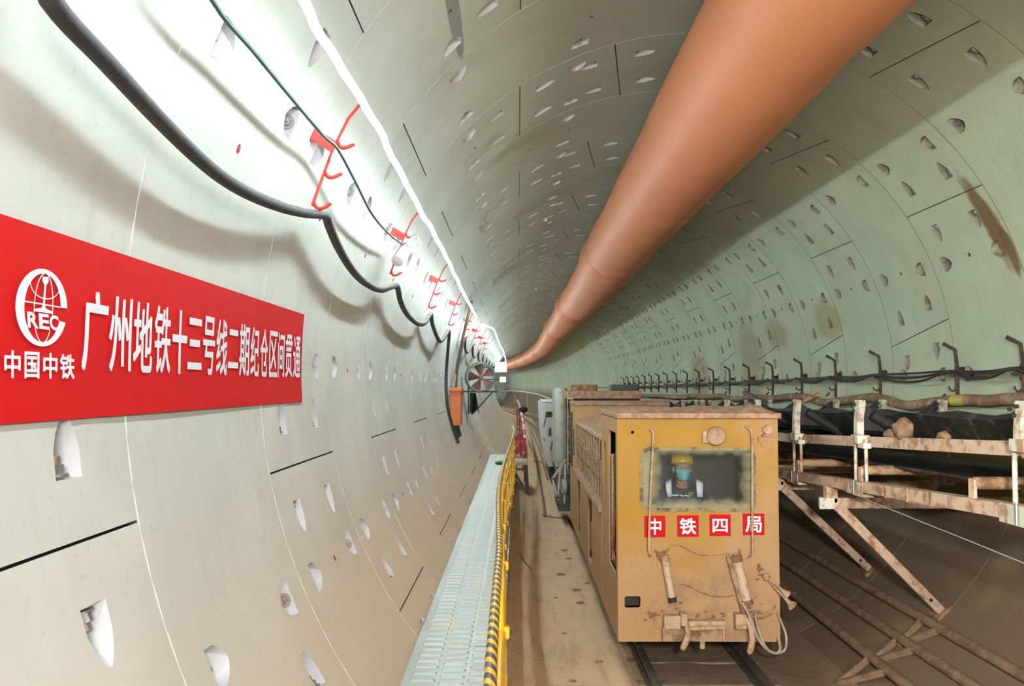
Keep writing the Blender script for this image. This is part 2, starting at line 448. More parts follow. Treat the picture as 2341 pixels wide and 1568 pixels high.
far = [cyl(y, 150.3 + .5 * math.sin(y), RL) for y in (22, 25, 28, 32, 36, 40, 46, 52, 60, 70, 80, 90, 100, 109)]
path = smoothpath(lp + drop + far, 5)
path = [p + Vector((.004 * math.sin(i * 1.7), 0, .005 * math.sin(i * 1.1))) for i, p in enumerate(path)]
mb = MB().tube(path, .0155, 12)
o = mb.build('led_light_strip', M_LED, None, 60)
tag(o, 'glowing white light strip running along the upper left of the tunnel', 'light strip')

# ---------------------------------------------------------------- cables, brackets on the left wall
def cablemat():
    t = NT('black cable with dust settled on top'); g = t.n('ShaderNodeNewGeometry'); s = t.n('ShaderNodeSeparateXYZ'); t.l(g.outputs['Normal'], s.inputs[0]); nz = t.noise(16, 5, .65)
    c = t.mix(nz, (.022, .026, .03), (.06, .065, .07)); d = t.ramp(t.math('ADD', s.outputs[2], t.math('MULTIPLY', t.math('SUBTRACT', nz, .5), .9)), .62, .95)
    return t.done(t.mix(t.math('MULTIPLY', d, .75), c, (.52, .43, .32)), .6, 0, t.noise(60, 3), .3, .004)
M_CABLE = cablemat()
M_GREEN = mat('dark green cable', (.03, .09, .075), .5)
M_RED = mat('red painted steel', (.55, .035, .025), .45, 0, .15)
def cable(name, pts, r, m, label, n=5, dusty=0):
    o = MB().tube(smoothpath(pts, n), r, 10).build(name, m, None, 60)
    return tag(o, label, 'cable')
RC = 2.59
cp = [wallp(x, y, RC) for x, y in [(115, 0), (250, 150), (380, 290), (480, 385), (560, 438), (640, 472), (700, 487), (742, 492), (752, 515), (772, 562), (800, 610), (830, 643), (868, 662), (895, 655), (908, 655), (916, 690), (932, 720), (955, 740), (972, 738), (985, 718), (988, 740), (1000, 772), (1008, 780), (1020, 765), (1027, 757), (1024, 800), (1020, 860), (1022, 920), (1033, 970), (1048, 1013)]]
pre = [cyl(-1.2, 162.5, RC), cyl(-.2, 167.5, RC), cyl(1.0, 167, RC), cyl(1.78, 162.6, RC)]
cable('power_cable', pre + cp, .024, M_CABLE, 'thick dusty black cable sagging from hook to hook above the red banner')
gp = [wallp(x, y, 2.56) for x, y in [(485, 0), (580, 118), (680, 240), (740, 310), (772, 340), (810, 410), (850, 488), (890, 535), (926, 562)]]
cable('thin_cable', [cyl(-.8, 156, 2.56), cyl(.8, 157.2, 2.56), cyl(2.0, 156, 2.56)] + gp, .0075, M_GREEN, 'thin dark green cable strung over the upper hooks beside the light strip')
fp = [wallp(1042, 890, 2.62), wallp(1046, 840, 2.6), cyl(17.2, 163.3, RC)]
for j in range(9):
    y = 17.2 + 3.03 * j
    fp += [cyl(y + .8, 166.5, RC), cyl(y + 1.8, 168, RC), cyl(y + 2.6, 165.5, RC), cyl(y + 3.03, 163.3, RC)]
cable('power_cable', fp, .024, M_CABLE, 'thick black cable looping along the wall above the round fan')
cable('brown_tube', [wallp(1078, 690, 2.63), wallp(1066, 740, 2.63), wallp(1054, 790, 2.63), wallp(1042, 850, 2.63), wallp(1036, 888, 2.62)], .026,
      mat('brown hose', (.28, .20, .12), .7), 'brown tube running down the wall into the orange box')  # brown tube laid down the wall to the orange box
tails = [(1043, 968, 1050, 1000), (1047, 968, 1054, 996), (1041, 968, 1046, 1005)]
mb = MB()
for a, b, c, d in tails: mb.tube(smoothpath([onz(a, b, at(a, b, 15.6).z), at((a + c) / 2 - 1, (b + d) / 2, 15.62), at(c, d, 15.58)], 4), .017, 8)
tag(mb.build('cable_tail', M_CABLE, None, 60), 'frayed black cable ends hanging below the orange box', 'cable')
def bracket(y, th_top, th_bot, label):
    r0 = 2.615; t = thing('cable_bracket', cyl(y, (th_top + th_bot) / 2, r0), label, 'cable bracket', 'red cable brackets on the left wall')
    mb = MB(); pts = [cyl(y + .02, th_top + .5, 2.60), cyl(y + .01, th_top + 2.7, r0), cyl(y, th_top + 6.5, r0), cyl(y - .0, th_bot + .3, r0)]
    for a, b in zip(pts, pts[1:]): mb.bar(a, b, .018, .010, up=Vector((-b.x, 0, -b.z)))
    mb.build('bar', M_RED, t, 30)
    span = th_bot - th_top
    for f in (.42, .70, .985):
        th = th_top + span * f
        pth = smoothpath([cyl(y, th, r0 - .0), cyl(y + .01, th + .42, r0 - .015), cyl(y + .02, th + .5, r0 - .032), cyl(y + .028, th + .2, r0 - .052), cyl(y + .034, th - .25, r0 - .068), cyl(y + .036, th - .4, r0 - .078)], 4)
        MB().tube(pth, [.009] * (len(pth) - 4) + [.008, .007, .006, .005], 8).build('hook', M_RED, t, 50)
    th = th_top + span * .44
    a, b, c, d = cyl(y + .0, th, r0), cyl(y + .0, th + 1.25, r0), cyl(y - .13, th + 1.25, 2.70), cyl(y - .13, th, 2.70)
    nn = Vector((-a.x, 0, -a.z)).normalized() * .006
    MB().add([a, b, c, d, a + nn, b + nn, c + nn, d + nn], [(0, 1, 2, 3), (7, 6, 5, 4), (0, 4, 5, 1), (1, 5, 6, 2), (2, 6, 7, 3), (3, 7, 4, 0)]).build('mounting_plate', M_RED, t, 0)
    return t
bw = ['red steel cable bracket with three hooks nearest, right of the banner top', 'red cable bracket carrying the white tube, second along the wall', 'red cable bracket third along the wall from the banner', 'red cable bracket just above the orange box, where the cable drops', 'small far red bracket beyond the orange box, above the fan', 'small far red bracket deeper along the wall near the light loop', 'tiny far red bracket on the bright wall right of the light loop', 'tiniest far red bracket before the white flood lamp']
for j, lb in enumerate(bw):
    y = [wallp(712, 475, 2.615).y, wallp(888, 640, 2.615).y, wallp(976, 712, 2.615).y, wallp(1022, 752, 2.615).y][j] if j < 4 else 17.1 + 3.03 * (j - 4)
    bracket(y, 150.6, 163.0, lb)
# white tube with looped cable on the second bracket
t = thing('cable_canister', at(922, 580, 7.1), 'white plastic canister with two cable loops hanging on second bracket', 'cable joint')
M_WHITEP = mat('white plastic', (.62, .64, .66), .35, 0, .05)
a, b = wallp(908, 597, 2.54), wallp(930, 562, 2.54)
MB().lathe([(.02, -.01), (.045, 0), (.045, .9 * (b - a).length), (.03, (b - a).length), (.0, (b - a).length + .01)], a, b - a, 18).build('canister', M_WHITEP, t, 40)
for (x, y) in ((944, 552), (949, 568)):
    c = wallp(x, y, 2.5); d = (b - a).normalized(); e = Vector((1, .1, .1)); e = (e - d * e.dot(d)).normalized()
    MB().tube([c + d * .075 * math.cos(k * PI / 10) + e * .035 * math.sin(k * PI / 10) for k in range(20)] + [c + d * .075], .008, 8, False).build('cable_loop', M_WHITEP, t, 60)

# ---------------------------------------------------------------- red banner with lettering
M_BANNER = mat('red vinyl banner', (.60, .008, .012), .5, 0, .06, 2.0, bump=.05, spec=.15)
M_LETTER = mat('white vinyl lettering', (.80, .82, .88), .45, 0, .03, bump=0)
TH0, TH1 = 174.15, 184.25
YE = wallp(689, 820).y * .992
def ban(y, th, r):   # the banner lies on the wall and ripples slightly
    return cyl(y, th, r - .006 - .004 * (1 + math.sin(y * 2.3 + .4)) * (.5 + .5 * math.sin((th - TH0) * .31)))
ban_o = thing('banner', cyl(3.4, 179, R), 'long red banner with white characters fixed to the left wall', 'banner')
mb = MB(); ny, nt = 60, 14
for L in (0, 1):
    for i in range(ny + 1):
        for j in range(nt + 1):
            mb.v.append(ban(.9 + (YE - .9) * i / ny, TH0 + (TH1 - TH0) * j / nt, R - .002 * L))
W1 = nt + 1; N1 = (ny + 1) * W1
for L in (0, 1):
    for i in range(ny):
        for j in range(nt): mb.f.append([L * N1 + i * W1 + j, L * N1 + i * W1 + j + 1, L * N1 + (i + 1) * W1 + j + 1, L * N1 + (i + 1) * W1 + j]); mb.m.append(0)
mb.build('sheet', M_BANNER, ban_o, 60)
FONTS = {}
def glyph(ch, bold=.012, shear=0.):
    """outline mesh of one character scaled into the unit square"""
    cu = bpy.data.curves.new('glyph', 'FONT'); cu.body = ch; cu.offset = bold; cu.resolution_u = 6; cu.shear = shear
    ob = bpy.data.objects.new('glyph', cu); C.objects.link(ob); bpy.context.view_layer.update()
    me = bpy.data.meshes.new_from_object(ob.evaluated_get(bpy.context.evaluated_depsgraph_get()))
    bpy.data.objects.remove(ob); bpy.data.curves.remove(cu)
    bm = bmesh.new(); bm.from_mesh(me); bpy.data.meshes.remove(me)
    xs = [v.co.x for v in bm.verts]; ys = [v.co.y for v in bm.verts]
    x0, x1, y0, y1 = min(xs), max(xs), min(ys), max(ys)
    for v in bm.verts: v.co.x = (v.co.x - x0) / (x1 - x0); v.co.y = (v.co.y - y0) / (y1 - y0)
    return bm
def cutgrid(bm, n):
    for i in range(1, n):
        for ax in (0, 1):
            co = Vector((0, 0, 0)); co[ax] = i / n; no = Vector((0, 0, 0)); no[ax] = 1
            bmesh.ops.bisect_plane(bm, geom=bm.verts[:] + bm.edges[:] + bm.faces[:], plane_co=co, plane_no=no)
def put(mb, bm, fn, b=.0, bv=None, lift=Vector((.0002, 0, 0))):
    bv = b if bv is None else bv
    if b:
        for k, (du, dv) in enumerate(((-b, -bv), (-b, bv), (b, -bv), (b, bv))): put(mb, bm.copy(), lambda u, v: fn(u * (1 - 2 * b) + b + du, v * (1 - 2 * bv) + bv + dv) + lift * k)
        bm.free(); return
    bm.verts.ensure_lookup_table(); mb.add([fn(v.co.x, v.co.y) for v in bm.verts], [[v.index for v in f.verts] for f in bm.faces]); bm.free()
def line2(mb, pts, w, fn):       # stroke of width w in the flat plan of an emblem
    P = [Vector(p) for p in pts]; vs = []
    for i, p in enumerate(P):
        t = (P[min(i + 1, len(P) - 1)] - P[max(i - 1, 0)]).normalized(); nn = Vector((-t.y, t.x)) * w / 2
        vs += [p + nn, p - nn]
    mb.add([fn(v.x, v.y) for v in vs], [(2 * i, 2 * i + 1, 2 * i + 3, 2 * i + 2) for i in range(len(P) - 1)])
chars = '广州地铁十三号线二期纪仓区间贯通'
cx = [(171, 233), (233, 287), (289, 335), (337, 377), (379, 415), (415, 450), (451, 481), (483, 510), (511, 537), (538, 563), (565, 586), (588, 607), (609, 629), (629.5, 645), (646.5, 663), (664.5, 681)]
tt, tb = ang(wallp(672, 768)), ang(wallp(672, 864))
mb = MB()
for ch, (x0, x1) in zip(chars, cx):
    bm = glyph(ch, .0); cutgrid(bm, 8)
    ya, yb = wallp(x0, 800).y, wallp(x1, 800).y; dy = yb - ya
    lo, hi = (.0, 1.0) if ch not in '十二三' else {'十': (0, 1), '二': (.14, .86), '三': (.08, .92)}[ch]
    put(mb, bm, lambda u, v: ban(ya + dy * (.03 + .94 * u), tb + (tt - tb) * (lo + (hi - lo) * v), R - .006), .018 if ch not in '十二三广' else .03, .012 if ch not in '十二三广' else .02)
mb.build('lettering', M_LETTER, ban_o, 0)
mb = MB()
for ch, (x0, x1) in zip('中国中铁', [(-3, 34), (43, 77), (86, 118), (124, 157)]):
    bm = glyph(ch, .0); cutgrid(bm, 4); ya, yb = wallp(x0, 835).y, wallp(x1, 835).y
    a1, a0 = ang(wallp(90, 806)), ang(wallp(90, 866))
    put(mb, bm, lambda u, v: ban(ya + (yb - ya) * u, a0 + (a1 - a0) * v, R - .006), .022)
mb.build('company_name', M_LETTER, ban_o, 0)
mb = MB()
ey0, ey1 = wallp(22, 703).y, wallp(141, 703).y; ea1, ea0 = ang(wallp(81, 612)), ang(wallp(81, 792))
em = lambda u, v: ban((ey0 + ey1) / 2 + (ey1 - ey0) / 2 * u, (ea0 + ea1) / 2 + (ea1 - ea0) / 2 * v, R - .006)
vs = []; n = 44
for i in range(n + 1):
    a = math.radians(5 + (342 - 5) * i / n); vs += [(math.cos(a), math.sin(a)), (.70 * math.cos(a) + .02, .885 * math.sin(a))]
mb.add([em(*p) for p in vs], [(2 * i, 2 * i + 1, 2 * i + 3, 2 * i + 2) for i in range(n)])
el = lambda a, b, c0, c1, k=18: [(a * math.cos(math.radians(c0 + (c1 - c0) * i / k)), b * math.sin(math.radians(c0 + (c1 - c0) * i / k))) for i in range(k + 1)]
line2(mb, [(x + .04, y) for x, y in el(.36, .9, 90, 190)], .035, em); line2(mb, [(x + .04, y) for x, y in el(.36, .9, 90, -10)], .035, em)
line2(mb, [(x + .04, y) for x, y in el(.36, .9, 218, 270)], .035, em); line2(mb, [(x + .04, y) for x, y in el(.36, .9, 322, 270)], .035, em)
line2(mb, [(-.58, .56)] + [(.72 * math.cos(a) * .8 + .06, .62 - .38 * math.sin(a)) for a in [PI - PI * i / 14 for i in range(15)]] + [(.66, .52)], .03, em)
line2(mb, [(-.70, .09), (.70, .09)], .035, em)
mb.add([em(*p) for p in [(-.07, .80), (.15, .82), (.17, .72), (.15, .66), (.09, .60), (.08, .1), (.0, .1), (.01, .60), (-.06, .66), (-.09, .72)]], [(0, 1, 2, 3, 4, 7, 8, 9), (4, 5, 6, 7)])
mb.add([em(*p) for p in [(.0, .12), (.08, .12), (.12, .0), (.38, -.06), (.38, -.12), (-.30, -.12), (-.30, -.06), (-.04, .0)]], [(0, 1, 2, 7), (2, 3, 4, 5, 6, 7)])
for ch, (u0, u1) in zip('REC', [(-.58, -.17), (-.15, .25), (.27, .64)]):
    bm = glyph(ch, .035); cutgrid(bm, 4)
    put(mb, bm, lambda u, v: em(u0 + (u1 - u0) * u + .06 * (1 - v), -.55 + .40 * v))
mb.build('emblem', M_LETTER, ban_o, 0)

# ---------------------------------------------------------------- orange switch box, fan, sheet, flood lamps
M_ORANGE = mat('orange painted box', (.72, .20, .055), .5, 0, .06, dirt=(.5, .3, .16), damt=.2)
t = thing('switch_box', at(1044, 970, 15.5), 'orange metal switch box mounted on the left wall beside the hanging cable', 'electrical box')
MB().span(at(1029, 893, 15.5), at(1057, 970, 15.95)).build('cabinet', M_ORANGE, t, 30, .008)
a, b = at(1026, 886, 15.45), at(1059.5, 894, 16.0); MB().span(a, b).build('lid', M_ORANGE, t, 30, .008)
MB().span(at(1057, 893, 15.55), at(1059, 902, 15.7)).build('latch', mat('dark steel', (.05, .05, .05), .5, .4), t, 0)
MB().span(at(1030.5, 905, 15.49), at(1053, 966, 15.51)).build('door', M_ORANGE, t, 30, .004)
for py in (905, 955):
    c = at(1029, py, 15.7); MB().bar(c, Vector((-2.69, c.y, c.z)), .03, .02).build('wall_bracket', M_ORANGE, t, 0)
M_FANG = mat('green painted fan housing', (.13, .24, .20), .45, .2); M_BLADE = mat('dusty pink fan blade', (.38, .17, .15), .5, .1, .15)
M_DKST = mat('dark green steel bracket', (.05, .07, .06), .55, .2)
fc = at(1099, 862, 20.0); FR_ = 33 / FPX * 20
t = thing('axial_fan', (fc.x, fc.y, at(1099, 895, 20).z), 'round green axial fan with brown blades on a wall bracket', 'fan')
MB().lathe([(FR_, 0), (FR_ + .015, .01), (FR_ + .015, .03), (FR_, .05), (FR_, .30), (FR_ + .015, .31), (FR_ + .015, .33), (FR_ - .012, .33), (FR_ - .025, .1), (FR_ - .025, 0), (FR_, 0)], fc, (-.12, 1, 0), 40, 0, False).build('housing', M_FANG, t, 40)
MB().lathe([(.02, -.02), (.05, 0), (.055, .12), (.03, .13)], fc + Vector((0, .08, 0)), (-.12, 1, 0), 20).build('hub', M_BLADE, t, 40)
for k in range(5):
    mb = MB(); a0 = math.radians(72 * k + 28); vs = []
    for i in range(7):
        rr = .045 + (FR_ - .075) * i / 6; wv = .22 + .17 * math.sin(i / 6 * 2.2)
        for j in range(5):
            q = -wv + 2 * wv * j / 4; aa = a0 + q
            vs.append(fc + Vector((rr * math.cos(aa), .14 + .12 * q * 1.1, rr * math.sin(aa))))
    fs = [(i * 5 + j, i * 5 + j + 1, (i + 1) * 5 + j + 1, (i + 1) * 5 + j) for i in range(6) for j in range(4)]
    o = mb.add(vs, fs).build('blade', M_BLADE, t, 60); s = o.modifiers.new('thick', 'SOLIDIFY'); s.thickness = .006
for k in range(3):
    a = math.radians(120 * k + 75); MB().bar(fc + Vector((0, .24, 0)), fc + Vector((FR_ * math.cos(a), .24, FR_ * math.sin(a))), .012, .02).build('strut', M_FANG, t, 0)
t = thing('fan_bracket', at(1085, 945, 20.1), 'dark triangular steel wall bracket holding up the round fan', 'bracket')
xw = -2.66
for yy in (20.02, 20.28):
    a = at(1138, 895, yy); MB().bar((xw, yy, a.z), a, .035, .035).build('arm', M_DKST, t, 0)
    d = at(1126, 896, yy); e = at(1084, 943, yy); MB().bar(d, Vector((e.x, yy, e.z)), .03, .03).build('brace', M_DKST, t, 0)
    MB().bar(at(1071, 880, yy), at(1071.5, 946, yy), .04, .04).build('upright', M_DKST, t, 0)
mb = MB(); base = at(1085, 900, 20.15); n = 12
vs = []
for i in range(n + 1):
    for j in range(n + 1):
        u, v = i / n, j / n; p = at(1075 + 21 * u * (.6 + .4 * v), 898 + 44 * v + 6 * v * math.sin(u * 7), 20.1 + .10 * math.sin(u * 9 + v * 5)); vs.append(p)
o = mb.add(vs, [(i * (n + 1) + j, i * (n + 1) + j + 1, (i + 1) * (n + 1) + j + 1, (i + 1) * (n + 1) + j) for i in range(n) for j in range(n)]).build('plastic_sheet', mat('dark plastic sheet', (.035, .055, .045), .4), None, 60)
s = o.modifiers.new('thick', 'SOLIDIFY'); s.thickness = .006
tag(o, 'crumpled dark plastic sheet caught on the fan bracket', 'sheet')
M_FLOOD = emitter('flood lamp glass', (.9, .97, 1.0), 9.0)
for (x0, y0, x1, y1, Y, lb) in ((1131, 827, 1159, 851, 27.0, 'square white flood lamp glowing beyond the fan'), (1142, 861, 1157, 874, 27.2, 'smaller white lamp glowing below the square flood lamp')):
    a, b = at(x0, y1, Y), at(x1, y0, Y); t = thing('flood_lamp', (a + b) / 2, lb, 'lamp')
    MB().span(a + Vector((0, .02, 0)), Vector((b.x, Y + .16, b.z))).build('lamp_body', M_WHITEP, t, 30, .01)
    MB().span(a + Vector((.015, 0, .015)), Vector((b.x - .015, Y + .02, b.z - .015))).build('lens', M_FLOOD, t, 0)
    MB().bar(Vector((a.x, Y + .1, (a.z + b.z) / 2)), Vector((-2.6 + bend(Y), Y + .1, (a.z + b.z) / 2)), .03, .03).build('arm', M_DKST, t, 0)

# ---------------------------------------------------------------- walkway and railing
M_ALU = mat('ribbed aluminium deck', (.40, .425, .40), .42, .55, var=.1, scale=14, dirt=(.5, .42, .30), damt=.25, dscale=4, bump=.08)
M_YEL = mat('yellow enamel pipe', (.80, .46, .02), .4, 0, .08, dirt=(.5, .36, .2), damt=.25)
def tapemat():
    t = NT('yellow and black warning tape'); X, Y, Z = t.xyz()
    f = t.math('ADD', t.math('MULTIPLY', Y, 9.5), t.math('MULTIPLY', X, 16)); f = t.math('FRACT', f)
    s = t.ramp(f, .46, .5); d = t.ramp(t.noise(17, 4), .5, .7)
    c = t.mix(s, (.82, .45, .03), (.05, .055, .06)); c = t.mix(t.math('MULTIPLY', d, .4), c, (.5, .38, .24))
    c = t.mix(t.math('MULTIPLY', t.ramp(Y, 6, 9, 0, .8), 1.0), c, (.62, .46, .26))
    return t.done(c, .45)
M_TAPE = tapemat()
ZD = -1.652; XL0, XR0 = -2.125, -1.60
def ribs(mb, y0, y1):
    n = int((y1 - y0) / .0575); w = (XR0 - XL0 - .07) / 3
    for i in range(n):
        y = y0 + (i + .5) * (y1 - y0) / n
        for j in range(3):
            if (i + j) % 2: continue
            a = XL0 + .035 + j * w + .012; b = a + w - .024
            mb.add([(a, y - .016, ZD), (b, y - .016, ZD), (b, y + .016, ZD), (a, y + .016, ZD), (a + .01, y - .004, ZD + .011), (b - .01, y - .004, ZD + .011), (b - .01, y + .006, ZD + .011), (a + .01, y + .006, ZD + .011)],
                   [(0, 1, 5, 4), (1, 2, 6, 5), (2, 3, 7, 6), (3, 0, 4, 7), (4, 5, 6, 7)])
            mb.add([(a - .004, y + .018, ZD + .0012), (b + .004, y + .018, ZD + .0012), (b + .004, y + .026, ZD + .0012), (a - .004, y + .026, ZD + .0012)], [(0, 1, 2, 3)], 1)
M_SLOT = mat('dark punched slot', (.06, .06, .06), .6)
seams = [2.9, 6.05, 9.2, 12.3, 15.4, 18.4, 21.3]; seams = [-.2] + seams
wl = ['nearest ribbed aluminium walkway plank at the bottom of the picture', 'ribbed aluminium walkway plank before the first cross seam', 'second ribbed walkway plank past the nearest seam', 'third ribbed walkway plank, halfway along the railing', 'walkway plank before the far smooth end', 'second last walkway plank by the far end of railing', 'last walkway plank by the green rag']
M_ALUB = mat('galvanised support', (.45, .46, .45), .45, .6)
for i in range(len(seams) - 1):
    y0, y1 = seams[i] + .004, seams[i + 1] - .004
    t = thing('walkway_plank', ((XL0 + XR0) / 2, (y0 + y1) / 2, ZD), wl[i], 'walkway plank', 'aluminium walkway planks along the left wall')
    mb = MB(); mb.span((XL0, y0, ZD - .004), (XR0, y1, ZD))
    mb.span((XL0, y0, ZD - .05), (XL0 + .004, y1, ZD - .004)).span((XR0 - .004, y0, ZD - .05), (XR0, y1, ZD - .004))
    ribs(mb, y0, y1); mb.build('deck', [M_ALU, M_SLOT], t, 30)
    for y in (y0 + .35, y1 - .35):
        mb = MB(); mb.bar((XL0 - .0, y, ZD - .075), (XR0 - .01, y, ZD - .075), .05, .05); mb.bar((XR0 - .06, y, ZD - .09), (-1.72, y, -2.06), .04, .04)
        mb.build('support_bracket', M_ALUB, t, 0)
ZR = -.97
rp = [(1120, 1568), (1123, 1503), (1129, 1425), (1134.6, 1348), (1138.5, 1301), (1142, 1255), (1141, 1212), (1139.5, 1154), (1141.5, 1115), (1148, 1076), (1156, 1049), (1167, 1018), (1173, 995)]
rpt = [onz(x, y, ZR) for x, y in rp]
rpt = [Vector((rpt[0].x, y, ZR)) for y in (-.2, 1.0, 2.0)] + rpt
def railx(y):
    for a, b in zip(rpt, rpt[1:]):
        if a.y <= y <= b.y: return a.x + (b.x - a.x) * (y - a.y) / (b.y - a.y)
    return rpt[-1].x
t = thing('railing', (railx(8), 8, ZD), 'yellow pipe railing with striped top rail along the walkway', 'railing')
e = rpt[-1]
top = smoothpath(rpt + [e + Vector((.0, .5, -.0)), e + Vector((.02, .9, .03)), e + Vector((-.02, 1.15, .10))], 4)
MB().tube(top, .0195, 12).build('top_rail', M_TAPE, t, 60)
for zz, off in ((-1.16, .022), (-1.56, .026)):
    MB().tube([Vector((railx(y) + off, y, zz)) for y in [-.1 + .5 * i for i in range(37)]], .017, 10).build('middle_rail' if zz > -1.3 else 'lower_rail', M_YEL, t, 60)
for i in range(11):
    y = 1.1 + 1.5 * i; x = railx(y) + .012
    p = MB().tube([(x, y, ZR - .012), (x + .006, y, -1.3), (x + .014, y, -1.78)], .018, 10).build('post', M_YEL, t, 60)
    for zz in (-1.16, -1.56):
        MB().span((x + .016, y - .022, zz - .025), (x + .044, y + .022, zz + .025)).build('clamp', M_YEL, p, 30, .006)
        MB().cylr((x + .04, y, zz), (x + .058, y, zz), .006, 8).build('clamp_bolt', M_GASKET, p, 0)
    MB().bar((x + .01, y, ZD - .03), (XR0, y, ZD - .03), .04, .03).build('foot', M_YEL, p, 0)
c = onz(1142, 1060, ZD + .02)
o = MB().ball(c + Vector((0, 0, .02)), (.09, .14, .035), 14, 8, 0, lambda d: 1 + .22 * noise.noise(d * 2.2)).build('rag', mat('green rag', (.07, .22, .06), .9, var=.4), None, 60)
tag(o, 'small green rag lying on the far end of the walkway', 'rag')
# ---------------------------------------------------------------- ventilation duct
M_DUCT = mat('orange duct fabric', (.66, .245, .115), .55, 0, .07, 1.6, bump=.1)
DR = .475; DX, DZ = .075, 2.085
def ductc(y):
    sag = -.05 * math.sin(PI * (((y - 5.5) % 10) / 10)) if y > 15.5 else 0
    j = {0: 0, 1: 0, 2: -.06, 3: -.12, 4: -.1}.get(int((y - 5.5) // 10), -.1) if y > 5.5 else 0
    return Vector((DX + bend(y) * 1.06 + j * .8, y, DZ + sag - max(0, y - 40) * .006))
def ductr(y):
    d = abs(((y - 5.5 + 5) % 10) - 5)
    r = DR * (1 - .07 * math.exp(-(d / .12) ** 2))
    if y > 14: r *= 1 + .09 * math.exp(-((d - .9) / .8) ** 2) * (1 if ((y - 5.5) % 10) < 5 else .4)
    if y > 24: r *= 1 - .20 * math.exp(-(d / .4) ** 2)
    return r * (1 + .008 * math.sin(y * 1.9))
t = thing('ventilation_duct', ductc(10), 'huge orange fabric ventilation duct hanging below the tunnel crown', 'duct')
ys = [-5 + .4 * i for i in range(28)] + [6.2 + .16 * i for i in range(250)] + [46.2 + .4 * i for i in range(155)]
MB().tube([ductc(y) for y in ys], [ductr(y) for y in ys], 40, False).build('duct_tube', M_DUCT, t, 60)
M_WIRE = mat('dark steel wire', (.04, .035, .03), .5, .6)
wy = [-4 + 1.0 * i for i in range(60)]
MB().tube([ductc(y) + Vector((.26, 0, .405 + .012)) * (ductr(y) / DR) + Vector((.022, 0, .03)) for y in wy], .012, 6).build('shadow_line_wire', M_WIRE, t, 60)  # added wire, draws the dark gap shadow along the duct's edge
for i in range(10):
    y = 1.5 + 5 * i; c = ductc(y) + Vector((.27, 0, .42)) * (ductr(y) / DR); d = Vector((c.x - bend(y), 0, c.z)).normalized() * 2.70
    MB().tube([c, Vector((d.x + bend(y), y, d.z))], .008, 6).build('hanger', M_WIRE, t, 60)
for y in (15.5, 25.5, 35.5, 45.5):
    MB().lathe([(ductr(y) + .004, -.02), (ductr(y) + .012, -.01), (ductr(y) + .012, .01), (ductr(y) + .004, .02)], ductc(y), ductc(y + .2) - ductc(y), 40, 0, False).build('joint_band', mat('duct joint band', (.45, .19, .09), .6), t, 60)

# ---------------------------------------------------------------- rails and sleepers
M_RAIL = mat('worn rail steel', (.16, .15, .13), .42, .55, .2, 12, MUDC, .35, 9)
M_SLEEP = mat('mud caked sleeper', (.22, .17, .125), .8, .0, .2, 8, (.27, .20, .14), .5)
GX = (-.452, .405); ZRAIL = -2.385
def rail(x, label):
    prof = [(-.028, 0), (.028, 0), (.030, -.02), (.010, -.03), (.010, -.075), (.045, -.085), (.045, -.095), (-.045, -.095), (-.045, -.085), (-.010, -.075), (-.010, -.03), (-.030, -.02)]
    ys = [1.0 + 1.5 * i for i in range(30)] + [46 + 2 * i for i in range(22)]
    mb = MB(); n = len(prof)
    for y in ys: mb.v += [Vector((x + a + bend(y), y, ZRAIL + b)) for a, b in prof]
    for j in range(len(ys) - 1):
        for i in range(n): mb.f.append([j * n + i, j * n + (i + 1) % n, (j + 1) * n + (i + 1) % n, (j + 1) * n + i]); mb.m.append(0)
    tag(mb.build('rail', M_RAIL, None, 30), label, 'rail')
rail(GX[0], 'steel rail under the yellow locomotive on the side of the walkway'); rail(GX[1], 'steel rail under the yellow locomotive on the side of the conveyor')
sl = ['steel sleeper nearest the camera between the rails', 'steel sleeper between the rails ahead of the locomotive, second from nearest', 'steel sleeper third from nearest between the rails', 'steel sleeper just ahead of the locomotive coupler', 'steel sleeper below the locomotive front']
for i in range(5):
    y = 5.9 + .62 * i; t = MB().span((-.62, y - .07, -2.535), (.58, y + .07, ZRAIL - .108)).build('sleeper', M_SLEEP, None, 30, .008)
    tag(t, sl[i], 'sleeper', 'sleepers under the near track')
